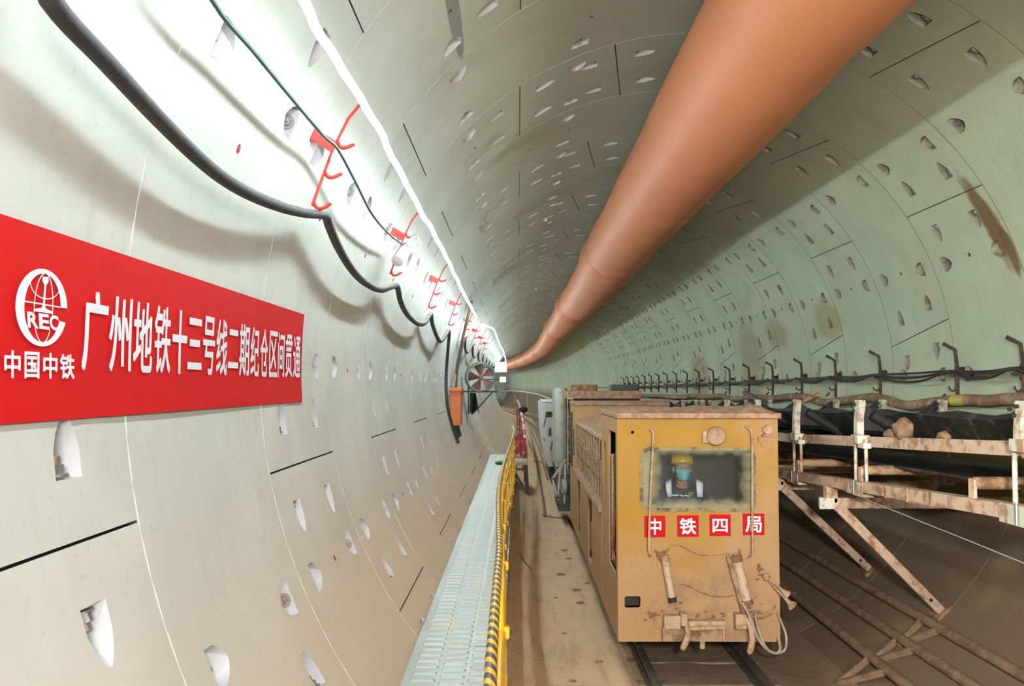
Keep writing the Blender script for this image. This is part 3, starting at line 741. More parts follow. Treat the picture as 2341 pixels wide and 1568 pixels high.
# ---------------------------------------------------------------- locomotive
YF = 7.7
F = lambda px, py, d=0.: at(px, py, YF) + Vector((0, -d, 0))
pl, pr = F(1412, 1220), F(1781, 1220); LX0, LX1 = pl.x, pr.x; LZ1, LZ0 = F(1600, 957).z, F(1600, 1467).z
def paint(name, base, amt):
    t = NT(name); X, Y, Z = t.xyz()
    n1, n2, n3 = t.noise(2.3, 6, .65), t.noise(9, 5, .65), t.noise(30, 4, .6)
    c = t.mix(n1, tuple(x * .85 for x in base), tuple(min(1, x * 1.1) for x in base))
    d = t.math('ADD', t.ramp(Z, .25, 1.35, .75, -.05 if amt < 1 else .55), t.math('MULTIPLY', t.math('SUBTRACT', n1, .5), 1.3))
    d = t.math('ADD', d, t.ramp(X, -.1, .62, 0, .45)); d = t.math('ADD', d, t.ramp(Z, 1.45, 1.8, 0, .2))
    d = t.math('MULTIPLY', t.ramp(d, .05, .9), amt)
    c = t.mix(d, c, (.445, .27, .14))
    c = t.mix(t.math('MULTIPLY', t.ramp(n2, .56, .74), .5), c, (.33, .19, .09))
    gr = t.noise(5, 6, .7); k_ = t.math('MULTIPLY', t.blob((.05, 0, .28), (.75, 9, .55), .0, .7), t.ramp(gr, .38, .62)); c = t.mix(t.math('MULTIPLY', k_, .6), c, (.25, .145, .075))
    k_ = t.math('MULTIPLY', t.ramp(t.noise(2.0, 5, .7, stretch=(5, 1, .6)), .5, .72), .4); c = t.mix(k_, c, (.36, .20, .06))
    c = t.mix(t.math('MULTIPLY', t.ramp(n3, .70, .74), .6), c, (.68, .52, .36))
    return t.done(c, .55, 0, n3, .12, .008, .35)
M_LOCO = paint('dusty yellow paint', (.40, .21, .008), .95)
M_LOCOS = paint('dusty yellow paint, sides', (.58, .36, .10), 1.1)
M_PINKD = mat('caked pink mud', (.47, .30, .20), .85, 0, .2, 9, (.33, .20, .12), .5, 12, .5)
M_INT = mat('dark cab interior', (.05, .055, .065), .7)
M_RUST = mat('rusty brown steel', (.21, .115, .06), .75, 0, .3, 11, (.42, .27, .16), .5, 8, .4)
M_BLACK = mat('black rubber', (.018, .018, .018), .6)
M_DUSTM = mat('dust covered steel', (.50, .35, .22), .7, 0, .15, 12, (.34, .22, .13), .4, 14, .3)
loco = thing('battery_locomotive', ((LX0 + LX1) / 2, YF, LZ0), 'dusty yellow locomotive with a driver behind its window', 'locomotive')
YB = 9.15; LPT = lambda px, py: (F(px, py).x - LX0, F(px, py).z - LZ0)
W_, H_ = LX1 - LX0, LZ1 - LZ0
w0, w1 = LPT(1466, 1166), LPT(1724, 1025); win = rrect(w0[0], w0[1], w1[0], w1[1], .075, 6)
q0, q1 = LPT(1428, 1389), LPT(1464, 1363); hole = rrect(q0[0], q0[1], q1[0], q1[1], .018, 3)
dot = LPT(1446, 988); dh = [(dot[0] + .013 * math.cos(a * PI / 5), dot[1] + .013 * math.sin(a * PI / 5)) for a in range(10)]
rect = [(0, 0), (W_, 0), (W_, H_), (0, H_)]
MB().plate(rect, [win, hole, dh], (LX0, YF, LZ0), (1, 0, 0), (0, 0, 1), .018).build('front_panel', M_LOCO, loco, 30)
sy = lambda px: onx(px, 1100, LX0).y
D_ = YB - YF
slot = rrect(YB - 8.88, LZ1 - LZ0 - .76, YB - 8.68, LZ1 - LZ0 - .24, .09, 6)
door = [(YB - 8.42, .50), (YB - 7.83, .50), (YB - 7.83, H_ - .12), (YB - 8.42, H_ - .12)]
D2 = D_ - .0185
MB().plate([(0, 0), (D2, 0), (D2, H_), (0, H_)], [slot, door], (LX0, YB, LZ0), (0, -1, 0), (0, 0, 1), .018).build('side_panel', M_LOCOS, loco, 30)
MB().plate([(0, 0), (D2, 0), (D2, H_), (0, H_)], [], (LX1, YF + .0185, LZ0), (0, 1, 0), (0, 0, 1), .018).build('side_panel', M_LOCOS, loco, 30)
MB().span((LX0 + .02, YB - .02, LZ0), (LX1 - .02, YB, LZ1)).build('back_panel', [M_INT], loco, 30)
MB().span((LX0 + .02, YF + .02, LZ0 + .05), (LX1 - .02, YB - .02, LZ0 + .09)).build('cab_floor', M_INT, loco, 0)
ins = .025
MB().span((LX0 + ins, YF + .022, LZ0 + .1), (LX0 + ins + .004, YF + .10, LZ1 - .02)).span((LX1 - ins - .004, YF + .022, LZ0 + .1), (LX1 - ins, YB - .02, LZ1 - .02)).span((LX0 + ins, YF + .022, LZ1 - .012), (LX1 - ins, YB - .02, LZ1 - .006)).build('cab_lining', M_INT, loco, 0)
rz0 = LZ1; rz1 = at(1600, 944, YF - .05).z
roof = MB().span((LX0 - .012, YF - .05, rz0), (LX1 + .02, YB + .02, rz1)).build('roof', M_PINKD, loco, 30, .01)
mb = MB(); nx, ny = 46, 26; vs = []
for j in range(ny + 1):
    for i in range(nx + 1):
        u, v = i / nx, j / ny; e = min(1, min(u, 1 - u, v, 1 - v) * 9 + .05)
        h = (.010 + .03 * u * u + .03 * noise.noise(Vector((u * 7, v * 5, 2))) + .015 * noise.noise(Vector((u * 22, v * 14, 8)))) * e
        if u > .72 and v < .4: h += .018 * (1 + noise.noise(Vector((u * 30, v * 20, 3)))) * e
        vs.append((LX0 - .008 + (LX1 - LX0 + .024) * u, YF - .045 + (YB - YF + .05) * v, rz1 - .004 + max(0, h)))
mb.add(vs, [(j * (nx + 1) + i, j * (nx + 1) + i + 1, (j + 1) * (nx + 1) + i + 1, (j + 1) * (nx + 1) + i) for j in range(ny) for i in range(nx)]).build('mud_crust', M_PINKD, roof, 60)
# windscreen
def glassmat():
    t = NT('dusty windscreen glass'); X, Y, Z = t.xyz()
    cx, cz = (w0[0] + w1[0]) / 2 + LX0 - (LX0 + LX1) / 2, (w0[1] + w1[1]) / 2
    hx, hz = (w1[0] - w0[0]) / 2, (w1[1] - w0[1]) / 2
    ax = t.math('ABSOLUTE', t.math('DIVIDE', t.math('SUBTRACT', X, cx + .03), hx)); az = t.math('ABSOLUTE', t.math('DIVIDE', t.math('SUBTRACT', Z, cz + .02), hz))
    m = t.math('MAXIMUM', ax, az); m = t.math('ADD', m, t.math('MULTIPLY', t.math('SUBTRACT', t.noise(7, 5, .65), .5), .5))
    f = t.math('ADD', t.ramp(m, .66, 1.05, .02, .92), t.math('MULTIPLY', t.noise(40, 3), .035))
    tr = t.n('ShaderNodeBsdfTransparent'); tr.inputs[0].default_value = (.93, .96, .97, 1)
    gl = t.n('ShaderNodeBsdfGlossy'); gl.inputs['Roughness'].default_value = .15
    di = t.n('ShaderNodeBsdfDiffuse'); t.l(t.mix(t.noise(5), (.30, .30, .20), (.40, .36, .22)), di.inputs[0])
    a = t.n('ShaderNodeMixShader'); a.inputs[0].default_value = .05; t.l(tr.outputs[0], a.inputs[1]); t.l(gl.outputs[0], a.inputs[2])
    b = t.n('ShaderNodeMixShader'); t.l(f, b.inputs[0]); t.l(a.outputs[0], b.inputs[1]); t.l(di.outputs[0], b.inputs[2]); t.l(b.outputs[0], t.out.inputs['Surface'])
    return t.mat
M_GLASS = glassmat()
M_SEAL = mat('dusty window seal', (.30, .24, .12), .7, 0, .2, 20, (.10, .08, .06), .4, 9)
wouter = rrect(w0[0] - .012, w0[1] - .012, w1[0] + .012, w1[1] + .012, .085, 6); winner = rrect(w0[0] + .018, w0[1] + .018, w1[0] - .018, w1[1] - .018, .06, 6)
ws = MB().plate(wouter, [winner], (LX0, YF - .008, LZ0), (1, 0, 0), (0, 0, 1), .016).build('windscreen_seal', M_SEAL, loco, 40)
MB().plate(rrect(w0[0] + .002, w0[1] + .002, w1[0] - .002, w1[1] - .002, .07, 6), [], (LX0, YF + .004, LZ0), (1, 0, 0), (0, 0, 1), .004).build('pane', M_GLASS, ws, 0)
# the four red signs
M_SIGNR = mat('red sign vinyl', (.52, .007, .012), .5, 0, .05, spec=.1); M_SIGNW = mat('white sign vinyl', (.80, .80, .84), .5, 0, .04)
for ch, (x0, y0, x1, y1) in zip('中铁四局', [(1473, 1179, 1521, 1228), (1548, 1178, 1597, 1227), (1622, 1176, 1670, 1225), (1698, 1174, 1747, 1223)]):
    a, b = F(x0, y1), F(x1, y0)
    s = MB().span((a.x, YF - .003, a.z), (b.x, YF - .0, b.z)).build('sign_panel', M_SIGNR, loco, 0)
    bm = glyph(ch, .0); w, h = b.x - a.x, b.z - a.z; fx = {'中': (.2, .8), '四': (.14, .86)}.get(ch, (.12, .88)); fz = {'四': (.17, .80)}.get(ch, (.12, .88))
    mb = MB(); put(mb, bm, lambda u, v: Vector((a.x + w * (fx[0] + (fx[1] - fx[0]) * u), YF - .0036, a.z + h * (fz[0] + (fz[1] - fz[0]) * v))), .022, None, Vector((0, -.0002, 0)))
    mb.build('character', M_SIGNW, s, 0)
# grab rails, lamps, horns, hoses
def ft(name, pts, r, m, n=8, d=None, parent=loco, k=4):
    P = [F(x, y, dd) for x, y, dd in pts]
    return MB().tube(smoothpath(P, k), r, n).build(name, m, parent, 60)
ft('grab_rail', [(1484, 982, 0), (1489, 984, .05), (1491, 995, .07), (1489, 1040, .07), (1484, 1140, .07), (1481, 1240, .07), (1483, 1262, .06), (1486, 1272, 0)], .0105, M_DUSTM)
ft('grab_rail', [(1704, 976, 0), (1710, 981, .05), (1714, 992, .07), (1715, 1050, .07), (1715, 1180, .07), (1716, 1255, .07), (1713, 1268, .05), (1708, 1276, 0)], .0095, M_DUSTM)
h = MB(); h.lathe([(.0, -.075), (.07, -.07), (.078, -.055), (.078, -.02), (.055, 0)], F(1634, 996), (0, 1, 0), 24)
hl = h.build('headlamp', M_PINKD, loco, 40)
MB().span(F(1604, 1012, .05), F(1616, 985, 0)).span(F(1617, 1012, .03), F(1622, 998, 0)).build('bracket', M_DUSTM, hl, 30, .004)
h = MB().lathe([(.0, -.06), (.036, -.056), (.04, -.04), (.034, 0)], F(1752, 982), (0, 1, 0), 20).build('marker_lamp', M_DUSTM, loco, 40)
MB().span(F(1740, 997, .05), F(1765, 993, 0)).build('shelf', M_RUST, h, 0)
ft('lamp_wire', [(1742, 997, .01), (1734, 998, .015), (1732, 1005, .01), (1738, 1014, .01), (1742, 1022, .0)], .004, M_RUST)
for (x0, y0, x1, y1, r, cap) in ((1517, 1272, 1534, 1366, .029, True), (1680, 1272, 1704, 1372, .040, False)):
    a, b = F(x0, y0, .06), F(x1, y1, .07); d = (b - a).normalized()
    tl = MB().cylr(a, b, r, 16).build('tube_lamp', mat('dusty clear tube', (.56, .43, .31), .3, 0, .15, 14, (.35, .24, .15), .3, 20), loco, 40)
    MB().lathe([(r * 1.12, -.02), (r * 1.12, .03)], a, d, 14).build('end_cap', M_RUST, tl, 40); MB().lathe([(r * 1.12, -.02), (r * 1.15, .02)], b, d, 14).build('end_cap', M_BLACK if cap else M_RUST, tl, 40)
    for p in (a + d * .0, b - d * .06): MB().bar(p, p + Vector((0, .09, .0)), .04, .02).build('clip', M_RUST, tl, 0)
    mb = MB()
    for k in range(9): mb.ball(a + Vector((random.uniform(-.05, .05), .03, random.uniform(-.02, .04))), random.uniform(.012, .024), 8, 5, 0, lambda q: 1 + .3 * noise.noise(q * 3))
    mb.build('mud_splash', M_RUST, tl, 60)
MB().bar(F(1664, 1268, .04), F(1700, 1402, .05), .05, .03, up=(0, 1, 0)).build('flat_bar', M_RUST, loco, 30, .004)
ft('wire', [(1517, 1268, .07), (1527, 1250, .07), (1548, 1242, .06), (1572, 1253, .05), (1598, 1265, .05), (1630, 1265, .05), (1662, 1262, .06)], .0045, M_RUST)
ft('wire', [(1534, 1336, .09), (1548, 1329, .08), (1570, 1334, .06), (1605, 1352, .05), (1640, 1361, .05), (1676, 1357, .06)], .0045, M_RUST)
M_HOSE = mat('dusty rubber hose', (.30, .23, .17), .7, 0, .2, 10, (.45, .36, .28), .4)
ft('brake_hose', [(1690, 1372, .09), (1702, 1392, .11), (1712, 1420, .13), (1725, 1452, .14), (1745, 1474, .15), (1764, 1482, .14), (1774, 1474, .12), (1776, 1455, .05)], .012, M_HOSE)
ft('brake_hose', [(1776, 1400, .0), (1782, 1420, .07), (1789, 1445, .10), (1787, 1470, .12), (1776, 1481, .13), (1760, 1481, .14), (1742, 1470, .15), (1728, 1440, .13), (1722, 1400, .06), (1735, 1396, .03)], .010, M_HOSE)
ft('brake_hose', [(1705, 1398, .07), (1722, 1394, .05), (1745, 1398, .05), (1765, 1390, .03), (1772, 1384, 0)], .009, M_RUST)
ft('brake_hose', [(1703, 1404, .07), (1720, 1406, .06), (1740, 1409, .05), (1764, 1402, .02)], .009, M_RUST)
for (a, b, k) in (((1752, 1318, .02), (1787, 1349, .17), .034), ((1757, 1328, .02), (1797, 1373, .19), .042)):
    p, q = F(*a), F(*b); L = (q - p).length
    MB().lathe([(.008, 0), (.009, L * .35), (.012, L * .7), (.020, L * .87), (k, L * .98), (k, L), (.014, L * .9), (.0, L * .85)], p, q - p, 18).build('horn', M_DUSTM, loco, 50)
MB().ball(F(1751, 1318, .01), (.03, .03, .035), 10, 7, 0, lambda q: 1 + .25 * noise.noise(q * 3)).build('horn_mount', M_RUST, loco, 60)
mb = MB()
for a, b in (((1437, 1277), (1480, 1277)), ((1437, 1277), (1437, 1300)), ((1437, 1300), (1478, 1301))): mb.bar(F(*a, .003), F(*b, .003), .006, .006)
mb.build('plate_frame', M_DUSTM, loco, 0)
MB().span(F(1426, 1392, -.14), F(1467, 1360, -.12)).build('socket_back', M_BLACK, loco, 0)
# coupler and hooks
cp_ = MB(); cp_.span(F(1514, 1432, .10), F(1552, 1402, 0)).span(F(1552, 1424, .12), F(1566, 1396, 0)).span(F(1676, 1432, .10), F(1702, 1398, 0)).span(F(1560, 1428, .09), F(1655, 1414, 0))
cp_.build('coupler_bracket', M_DUSTM, loco, 30, .008)
MB().span(F(1512, 1462, .07), F(1650, 1430, .015)).build('coupler_box', M_RUST, loco, 30, .006)
mb = MB(); mb.bar(F(1562, 1430, .10), F(1650, 1426, .10), .02, .025).bar(F(1648, 1420, .08), F(1650, 1460, .08), .012, .012); mb.cylr(F(1603, 1440, .05), F(1603, 1478, .05), .022, 12)
mb.build('coupler_pin', M_DUSTM, loco, 40)
for pts in ([(1556, 1412, .04), (1565, 1426, .10), (1566, 1442, .13), (1560, 1460, .13), (1553, 1476, .12)], [(1698, 1404, .04), (1706, 1420, .11), (1710, 1442, .13), (1709, 1465, .13), (1704, 1485, .12)]):
    ft('rerail_hook', pts, [.024] * 9 + [.026] * 4 + [.026, .025, .021, .012], M_DUSTM, 10)
mb = MB()
for k in range(46):
    x, y = random.choice([(1490, 1415), (1540, 1385), (1640, 1405), (1720, 1380), (1590, 1400), (1508, 1265), (1684, 1262), (1745, 1305), (1500, 1400)]); x += random.gauss(0, 11); y += random.gauss(0, 8)
    mb.ball(F(x, y, .002), (random.uniform(.008, .022), .008, random.uniform(.006, .017)), 7, 5, 0, lambda q: 1 + .35 * noise.noise(q * 3 + Vector((k, 0, 0))))
o = mb.build('mud_spatter', M_RUST, loco, 60); tag(o, kind='stuff')
# inside the cab: console, seat, door post and strap
MB().span((LX0 + .25, YF + .03, LZ0 + .1), (LX1 - .12, YF + .26, LZ0 + .78)).build('control_console', M_INT, loco, 30, .02)
MB().cylr((LX0 + .02, 8.22, LZ0 + .55), (LX0 + .02, 8.22, LZ1 - .32), .018, 10).build('door_post', M_DUSTM, loco, 60)
MB().plate([(YB - 8.42, .50), (YB - 8.0, .50), (YB - 8.0, .92), (YB - 8.42, .92)], [], (LX0 + .03, YB, LZ0), (0, -1, 0), (0, 0, 1), .01).build('door_leaf', M_INT, loco, 0)
MB().tube(smoothpath([(LX0 + .012, 7.95, LZ0 + 1.0), (LX0 + .01, 8.05, LZ0 + .78), (LX0 + .01, 8.12, LZ0 + .64), (LX0 + .01, 7.95, LZ0 + .60)], 4), .012, 8).build('strap', mat('red strap', (.35, .04, .05), .6), loco, 60)
# battery deck behind the cab
YD = 13.3; zl = lambda h: CAM.z - h
MB().span((LX0 + .0, YB, LZ0), (LX1, 14.6, LZ0 + .09)).build('frame_sill', M_LOCOS, loco, 30, .008)
for a, b in ((YB, 10.35), (10.95, 12.3), (12.9, 14.6)):
    MB().span((LX0 - .004, a, LZ0 + .06), (LX0 + .03, b, zl(1.18))).build('frame_side', M_LOCOS, loco, 30, .006); MB().span((LX1 - .03, a, LZ0 + .06), (LX1 + .004, b, zl(1.18))).build('frame_side', M_LOCOS, loco, 30, .006)
for y in (10.65, 12.6):
    MB().span((LX0 + .015, y - .16, LZ0 + .2), (LX0 + .07, y + .16, LZ0 + .52)).build('axle_box', M_RUST, loco, 30, .02)
    for x in GX:
        MB().lathe([(.03, -.05), (.235, -.05), (.26, -.04), (.26, -.025), (.235, -.02), (.23, .045), (.03, .05)], (x, y, ZRAIL + .235), (1 if x < 0 else -1, 0, 0), 28).build('wheel', M_RUST, loco, 40)
for x in GX:
    MB().lathe([(.03, -.05), (.235, -.05), (.26, -.04), (.26, -.025), (.235, -.02), (.23, .045), (.03, .05)], (x, 8.6, ZRAIL + .235), (1 if x < 0 else -1, 0, 0), 28).build('wheel', M_RUST, loco, 40)
MB().span((LX0 + .0, YB, zl(.80)), (LX0 + .07, YD, zl(.74))).span((LX0 + .012, YB, zl(.93)), (LX0 + .07, YD, zl(.80))).build('latch_rail', M_RUST, loco, 30, .008)
MB().span((LX0 + .03, YB, zl(1.2)), (LX1 - .03, YD, zl(1.14))).span((LX0 - .03, YB, zl(1.21)), (LX0 + .06, YD, zl(1.16))).build('running_board', M_PINKD, loco, 30, .006)
MB().span((LX0 + .07, YB, zl(1.14)), (LX1 - .07, YD, zl(.52))).build('battery_box', mat('dark gap backing', (.07, .045, .03), .8), loco, 30, .01)  # box kept dark to set off the gaps between the ribs
n = 12
for i in range(n):
    y = YB + .03 + (YD - YB - .05) * i / n
    MB().span((LX0 + .015, y, zl(.74)), (LX0 + .075, y + .13, zl(.54))).build('side_rib', M_DUSTM, loco, 20, .004); MB().span((LX0 + .03, y + .03, zl(1.14)), (LX0 + .075, y + .13, zl(.94))).build('lower_rib', M_DUSTM, loco, 20, .004)
mb = MB()
for i in range(7):
    y = YB + .02 + i * (YD - YB - .04) / 7; mb.span((LX0 + .0, y + .01, zl(.54)), (LX1 - .0, y + (YD - YB) / 7 - .02, zl(.49) + random.uniform(-.008, .008)))
lid = mb.build('battery_lid', M_DUSTM, loco, 20, .01)
mb = MB(); nx, ny = 26, 60; vs = []
for j in range(ny + 1):
    for i in range(nx + 1):
        u, v = i / nx, j / ny; e = min(1, min(u, 1 - u, v, 1 - v) * 7)
        h = (.09 + .09 * noise.noise(Vector((u * 4, v * 9, 5))) + .04 * noise.noise(Vector((u * 14, v * 30, 5)))) * e
        vs.append((LX0 + .16 + (LX1 - LX0 - .2) * u, YB + .15 + (YD - YB - .2) * v, zl(.495) + max(-.01, h)))
mb.add(vs, [(j * (nx + 1) + i, j * (nx + 1) + i + 1, (j + 1) * (nx + 1) + i + 1, (j + 1) * (nx + 1) + i) for j in range(ny) for i in range(nx)]).build('mud_heap', M_PINKD, lid, 60)
rc = MB(); rc.span((LX0, YD, LZ0 + .08), (LX1, 14.6, LZ1 - .01))
rc.build('rear_cab', M_LOCOS, loco, 30, .008)
MB().span((LX0 - .01, YD - .04, LZ1 - .012), (LX1 + .01, 14.65, LZ1 + .035)).build('rear_roof', M_PINKD, loco, 30, .01)
for a, b in (((13.55, .62), (13.75, 1.0)), ((14.0, .40), (14.45, 1.2))):
    MB().plate(rrect(a[0], zl(b[1]), b[0], zl(a[1]), .05, 4), [], (LX0 - .003, 0, 0), (0, -1, 0), (0, 0, 1), .004) if False else MB().span((LX0 - .004, a[0], zl(b[1])), (LX0 + .01, b[0], zl(a[1]))).build('rear_window', M_BLACK, loco, 0)

# ---------------------------------------------------------------- driver
def skinned(name, pts, edges, m, parent, sub=2, root=0):
    me = bpy.data.meshes.new(name); me.from_pydata([p[0] for p in pts], edges, []); o = bpy.data.objects.new('tmp_' + name, me); C.objects.link(o)
    sk = o.modifiers.new('skin', 'SKIN'); sk.use_smooth_shade = True; sk.branch_smoothing = .6
    for i, p in enumerate(pts):
        r = p[1] if isinstance(p[1], tuple) else (p[1], p[1]); me.skin_vertices[0].data[i].radius = r; me.skin_vertices[0].data[i].use_root = (i == root)
    sb = o.modifiers.new('sub', 'SUBSURF'); sb.levels = sub; sb.render_levels = sub
    bpy.context.view_layer.update(); m2 = bpy.data.meshes.new_from_object(o.evaluated_get(bpy.context.evaluated_depsgraph_get()))
    bpy.data.objects.remove(o); mb = MB(); mb.add([v.co.copy() for v in m2.vertices], [list(p.vertices) for p in m2.polygons]); bpy.data.meshes.remove(m2)
    return mb.build(name, m, parent, 70)
HD = at(1560, 1074, 8.42)
S = lambda x, y, z: HD + Vector((x, y, z))
M_SKIN = mat('skin', (.42, .25, .17), .55, bump=.03); M_NAVY = mat('navy work jacket', (.03, .05, .10), .8, 0, .15, 30); M_MASK = mat('pale blue face mask', (.22, .55, .68), .8, 0, .04)
M_HELM = mat('yellow safety helmet', (.62, .42, .03), .35, 0, .05); M_TROU = mat('dark work trousers', (.03, .035, .05), .85)
def retro():
    t = NT('silver reflective tape'); return t.done((.97, .97, .98), .5, .0)
M_RETRO = retro(); M_VEST = mat('lime safety vest', (.25, .28, .06), .7, 0, .1)
per = thing('person', S(0, .1, -.74), 'seated driver in yellow helmet, blue mask and reflective vest behind the locomotive window', 'person')
P = [(S(0, .10, -.72), (.13, .10)), (S(0, .09, -.52), (.11, .085)), (S(0, .07, -.34), (.12, .08)), (S(0, .05, -.21), (.08, .06)), (S(0, .02, -.12), .052), (S(0, -.005, -.06), (.062, .072)), (S(0, -.01, .0), (.072, .092)), (S(0, 0, .07), (.072, .088)), (S(0, .0, .115), (.045, .055)),
     (S(-.17, .07, -.235), .06), (S(-.24, .02, -.43), .050), (S(-.17, -.22, -.53), .038), (S(-.13, -.29, -.53), .027),
     (S(.17, .07, -.235), .06), (S(.24, .02, -.43), .050), (S(.17, -.22, -.53), .038), (S(.13, -.29, -.53), .027),
     (S(-.09, -.08, -.74), .078), (S(-.10, -.34, -.72), .062), (S(-.10, -.33, -.95), .050), (S(-.10, -.33, -1.14), .040), (S(-.10, -.44, -1.18), .036),
     (S(.09, -.08, -.74), .078), (S(.10, -.34, -.72), .062), (S(.10, -.33, -.95), .050), (S(.10, -.33, -1.14), .040), (S(.10, -.44, -1.18), .036)]
Ed = [(0, 1), (1, 2), (2, 3), (3, 4), (4, 5), (5, 6), (6, 7), (7, 8), (3, 9), (9, 10), (10, 11), (11, 12), (3, 13), (13, 14), (14, 15), (15, 16), (0, 17), (17, 18), (18, 19), (19, 20), (20, 21), (0, 22), (22, 23), (23, 24), (24, 25), (25, 26)]
for sx, wi in ((-1, 12), (1, 16)):      # palm and five fingers closed on the console edge
    w = P[wi][0]; b = len(P); P.append((w + Vector((0, -.05, -.005)), (.036, .018))); Ed.append((wi, b))
    for q, (off, L) in enumerate(((-.03, .075), (-.01, .085), (.01, .08), (.03, .062))):
        i = len(P); P.append((w + Vector((off, -.085, -.01)), .0095)); P.append((w + Vector((off, -.085 - L * .5, -.022)), .0088)); P.append((w + Vector((off, -.075 - L * .7, -.055)), .0078)); Ed += [(b, i), (i, i + 1), (i + 1, i + 2)]
    i = len(P); P.append((w + Vector((-sx * .036, -.05, -.015)), .011)); P.append((w + Vector((-sx * .05, -.085, -.035)), .0092)); Ed += [(b, i), (i, i + 1)]
body = skinned('body', P, Ed, M_SKIN, per)
J = [(S(0, .10, -.70), (.18, .15)), (S(0, .09, -.52), (.18, .15)), (S(0, .07, -.34), (.21, .16)), (S(0, .05, -.22), (.15, .125)), (S(0, .012, -.105), .080),
     (S(-.17, .07, -.24), .070), (S(-.245, .02, -.43), .060), (S(-.175, -.21, -.525), .046), (S(.17, .07, -.24), .070), (S(.245, .02, -.43), .060), (S(.175, -.21, -.525), .046)]
jk = skinned('jacket', J, [(0, 1), (1, 2), (2, 3), (3, 4), (3, 5), (5, 6), (6, 7), (3, 8), (8, 9), (9, 10)], M_NAVY, per)
T_ = [(S(0, .10, -.74), (.15, .12)), (S(-.09, -.08, -.745), .088), (S(-.10, -.345, -.725), .072), (S(-.10, -.335, -.95), .060), (S(-.10, -.33, -1.10), .052), (S(.09, -.08, -.745), .088), (S(.10, -.345, -.725), .072), (S(.10, -.335, -.95), .060), (S(.10, -.33, -1.10), .052)]
skinned('trousers', T_, [(0, 1), (1, 2), (2, 3), (3, 4), (0, 5), (5, 6), (6, 7), (7, 8)], M_TROU, per)
for sx in (-1, 1): MB().ball(S(sx * .10, -.40, -1.185), (.05, .12, .045), 14, 8).build('boot', M_BLACK, per, 60)
vest = MB(); nu, nv = 24, 10; vs = []
for j in range(nv + 1):
    v = j / nv; z = -.19 - .40 * v
    for i in range(nu + 1):
        a = PI * 2 * i / nu; rx = .165 + .03 * math.sin(PI * min(1, v * 1.4)) ; ry = .125 + .015 * math.sin(PI * v)
        vs.append(S(rx * math.cos(a), .07 + .02 * v + ry * math.sin(a), z))
o = vest.add(vs, [(j * (nu + 1) + i, j * (nu + 1) + i + 1, (j + 1) * (nu + 1) + i + 1, (j + 1) * (nu + 1) + i) for j in range(nv) for i in range(nu) if not (16.6 < i + .5 < 19.4 and j < 6)]).build('safety_vest', M_VEST, per, 60)
s_ = o.modifiers.new('thick', 'SOLIDIFY'); s_.thickness = .006
def band(pts, m=M_RETRO, nm='reflective_band'):
    mb = MB(); n = len(pts) // 2
    mb.add(pts, [(2 * i, 2 * i + 1, 2 * i + 3, 2 * i + 2) for i in range(n - 1)]); q = mb.build(nm, m, o, 60); s = q.modifiers.new('thick', 'SOLIDIFY'); s.thickness = .004
YV = 8.42 - .085
V = lambda px, py, d=0.: at(px, py, YV + d)
band([V(1522, 1101, .03), V(1534.5, 1094, .03), V(1522, 1108), V(1535, 1108), V(1523, 1120, -.012), V(1535.5, 1120, -.012), V(1527, 1136, -.014), V(1535.5, 1136, -.014)])
band([V(1591.5, 1095, .03), V(1603, 1099, .03), V(1592, 1108), V(1607, 1106), V(1592.5, 1120, -.012), V(1607, 1120, -.012), V(1594, 1136, -.014), V(1606.5, 1136, -.014)])
band([V(1536, 1130, -.03), V(1536, 1133.5, -.03), V(1545, 1130.5, -.04), V(1545, 1134, -.04), V(1552, 1130.5, -.045), V(1552, 1133, -.045)])
band([V(1554, 1130, -.045), V(1554, 1133, -.045), V(1563, 1132.5, -.045), V(1563, 1136, -.045)])
band([V(1565, 1131, -.045), V(1565, 1134, -.045), V(1576, 1133, -.04), V(1576, 1136, -.04)])
vs = []; nu, nv = 14, 8
for j in range(nv + 1):
    for i in range(nu + 1):
        u = -1 + 2 * i / nu; v = j / nv; wdt = .072 * (1 - .45 * v ** 2.2); yy = -.098 - .018 * (1 - u * u) * math.sin(PI * (v * .8 + .15)) + .06 * u * u
        vs.append(S(u * wdt, yy - .01, .018 - .105 * v))
mk = MB().add(vs, [(j * (nu + 1) + i, j * (nu + 1) + i + 1, (j + 1) * (nu + 1) + i + 1, (j + 1) * (nu + 1) + i) for j in range(nv) for i in range(nu)]).build('face_mask', M_MASK, per, 60)
s_ = mk.modifiers.new('thick', 'SOLIDIFY'); s_.thickness = .004
for sx in (-1, 1):
    MB().ball(S(sx * .030, -.091, .030), (.013, .008, .008), 10, 7).build('eye', M_WHITEP, per, 60)
    MB().ball(S(sx * .030, -.098, .030), (.006, .004, .006), 8, 6).build('pupil', M_BLACK, per, 60)
    MB().ball(S(sx * .078, .01, .0), (.010, .022, .032), 10, 8).build('ear', M_SKIN, per, 60)
MB().ball(S(0, -.104, .012), (.012, .02, .022), 10, 7).build('nose', M_SKIN, per, 60)
hm = MB(); prof = [(.100, .0), (.099, .02), (.092, .05), (.074, .08), (.045, .098), (.0, .105)]
hm.lathe(prof, S(0, .01, .068), (0, .05, 1), 28); n = 20
vs = [S(.100 * math.cos(PI + PI * i / n), .01 + (.100 + k * .045) * math.sin(PI + PI * i / n), .070 - k * .008) for k in (0, 1) for i in range(n + 1)]
hm.add(vs + [v + Vector((0, 0, -.005)) for v in vs], [(i, i + 1, n + 2 + i, n + 1 + i) for i in range(n)] + [(2 * n + 2 + i, 3 * n + 3 + i, 3 * n + 4 + i, 2 * n + 3 + i) for i in range(n)] + [(n + 1 + i, n + 2 + i, 3 * n + 4 + i, 3 * n + 3 + i) for i in range(n)])
hm.build('helmet', M_HELM, per, 60)
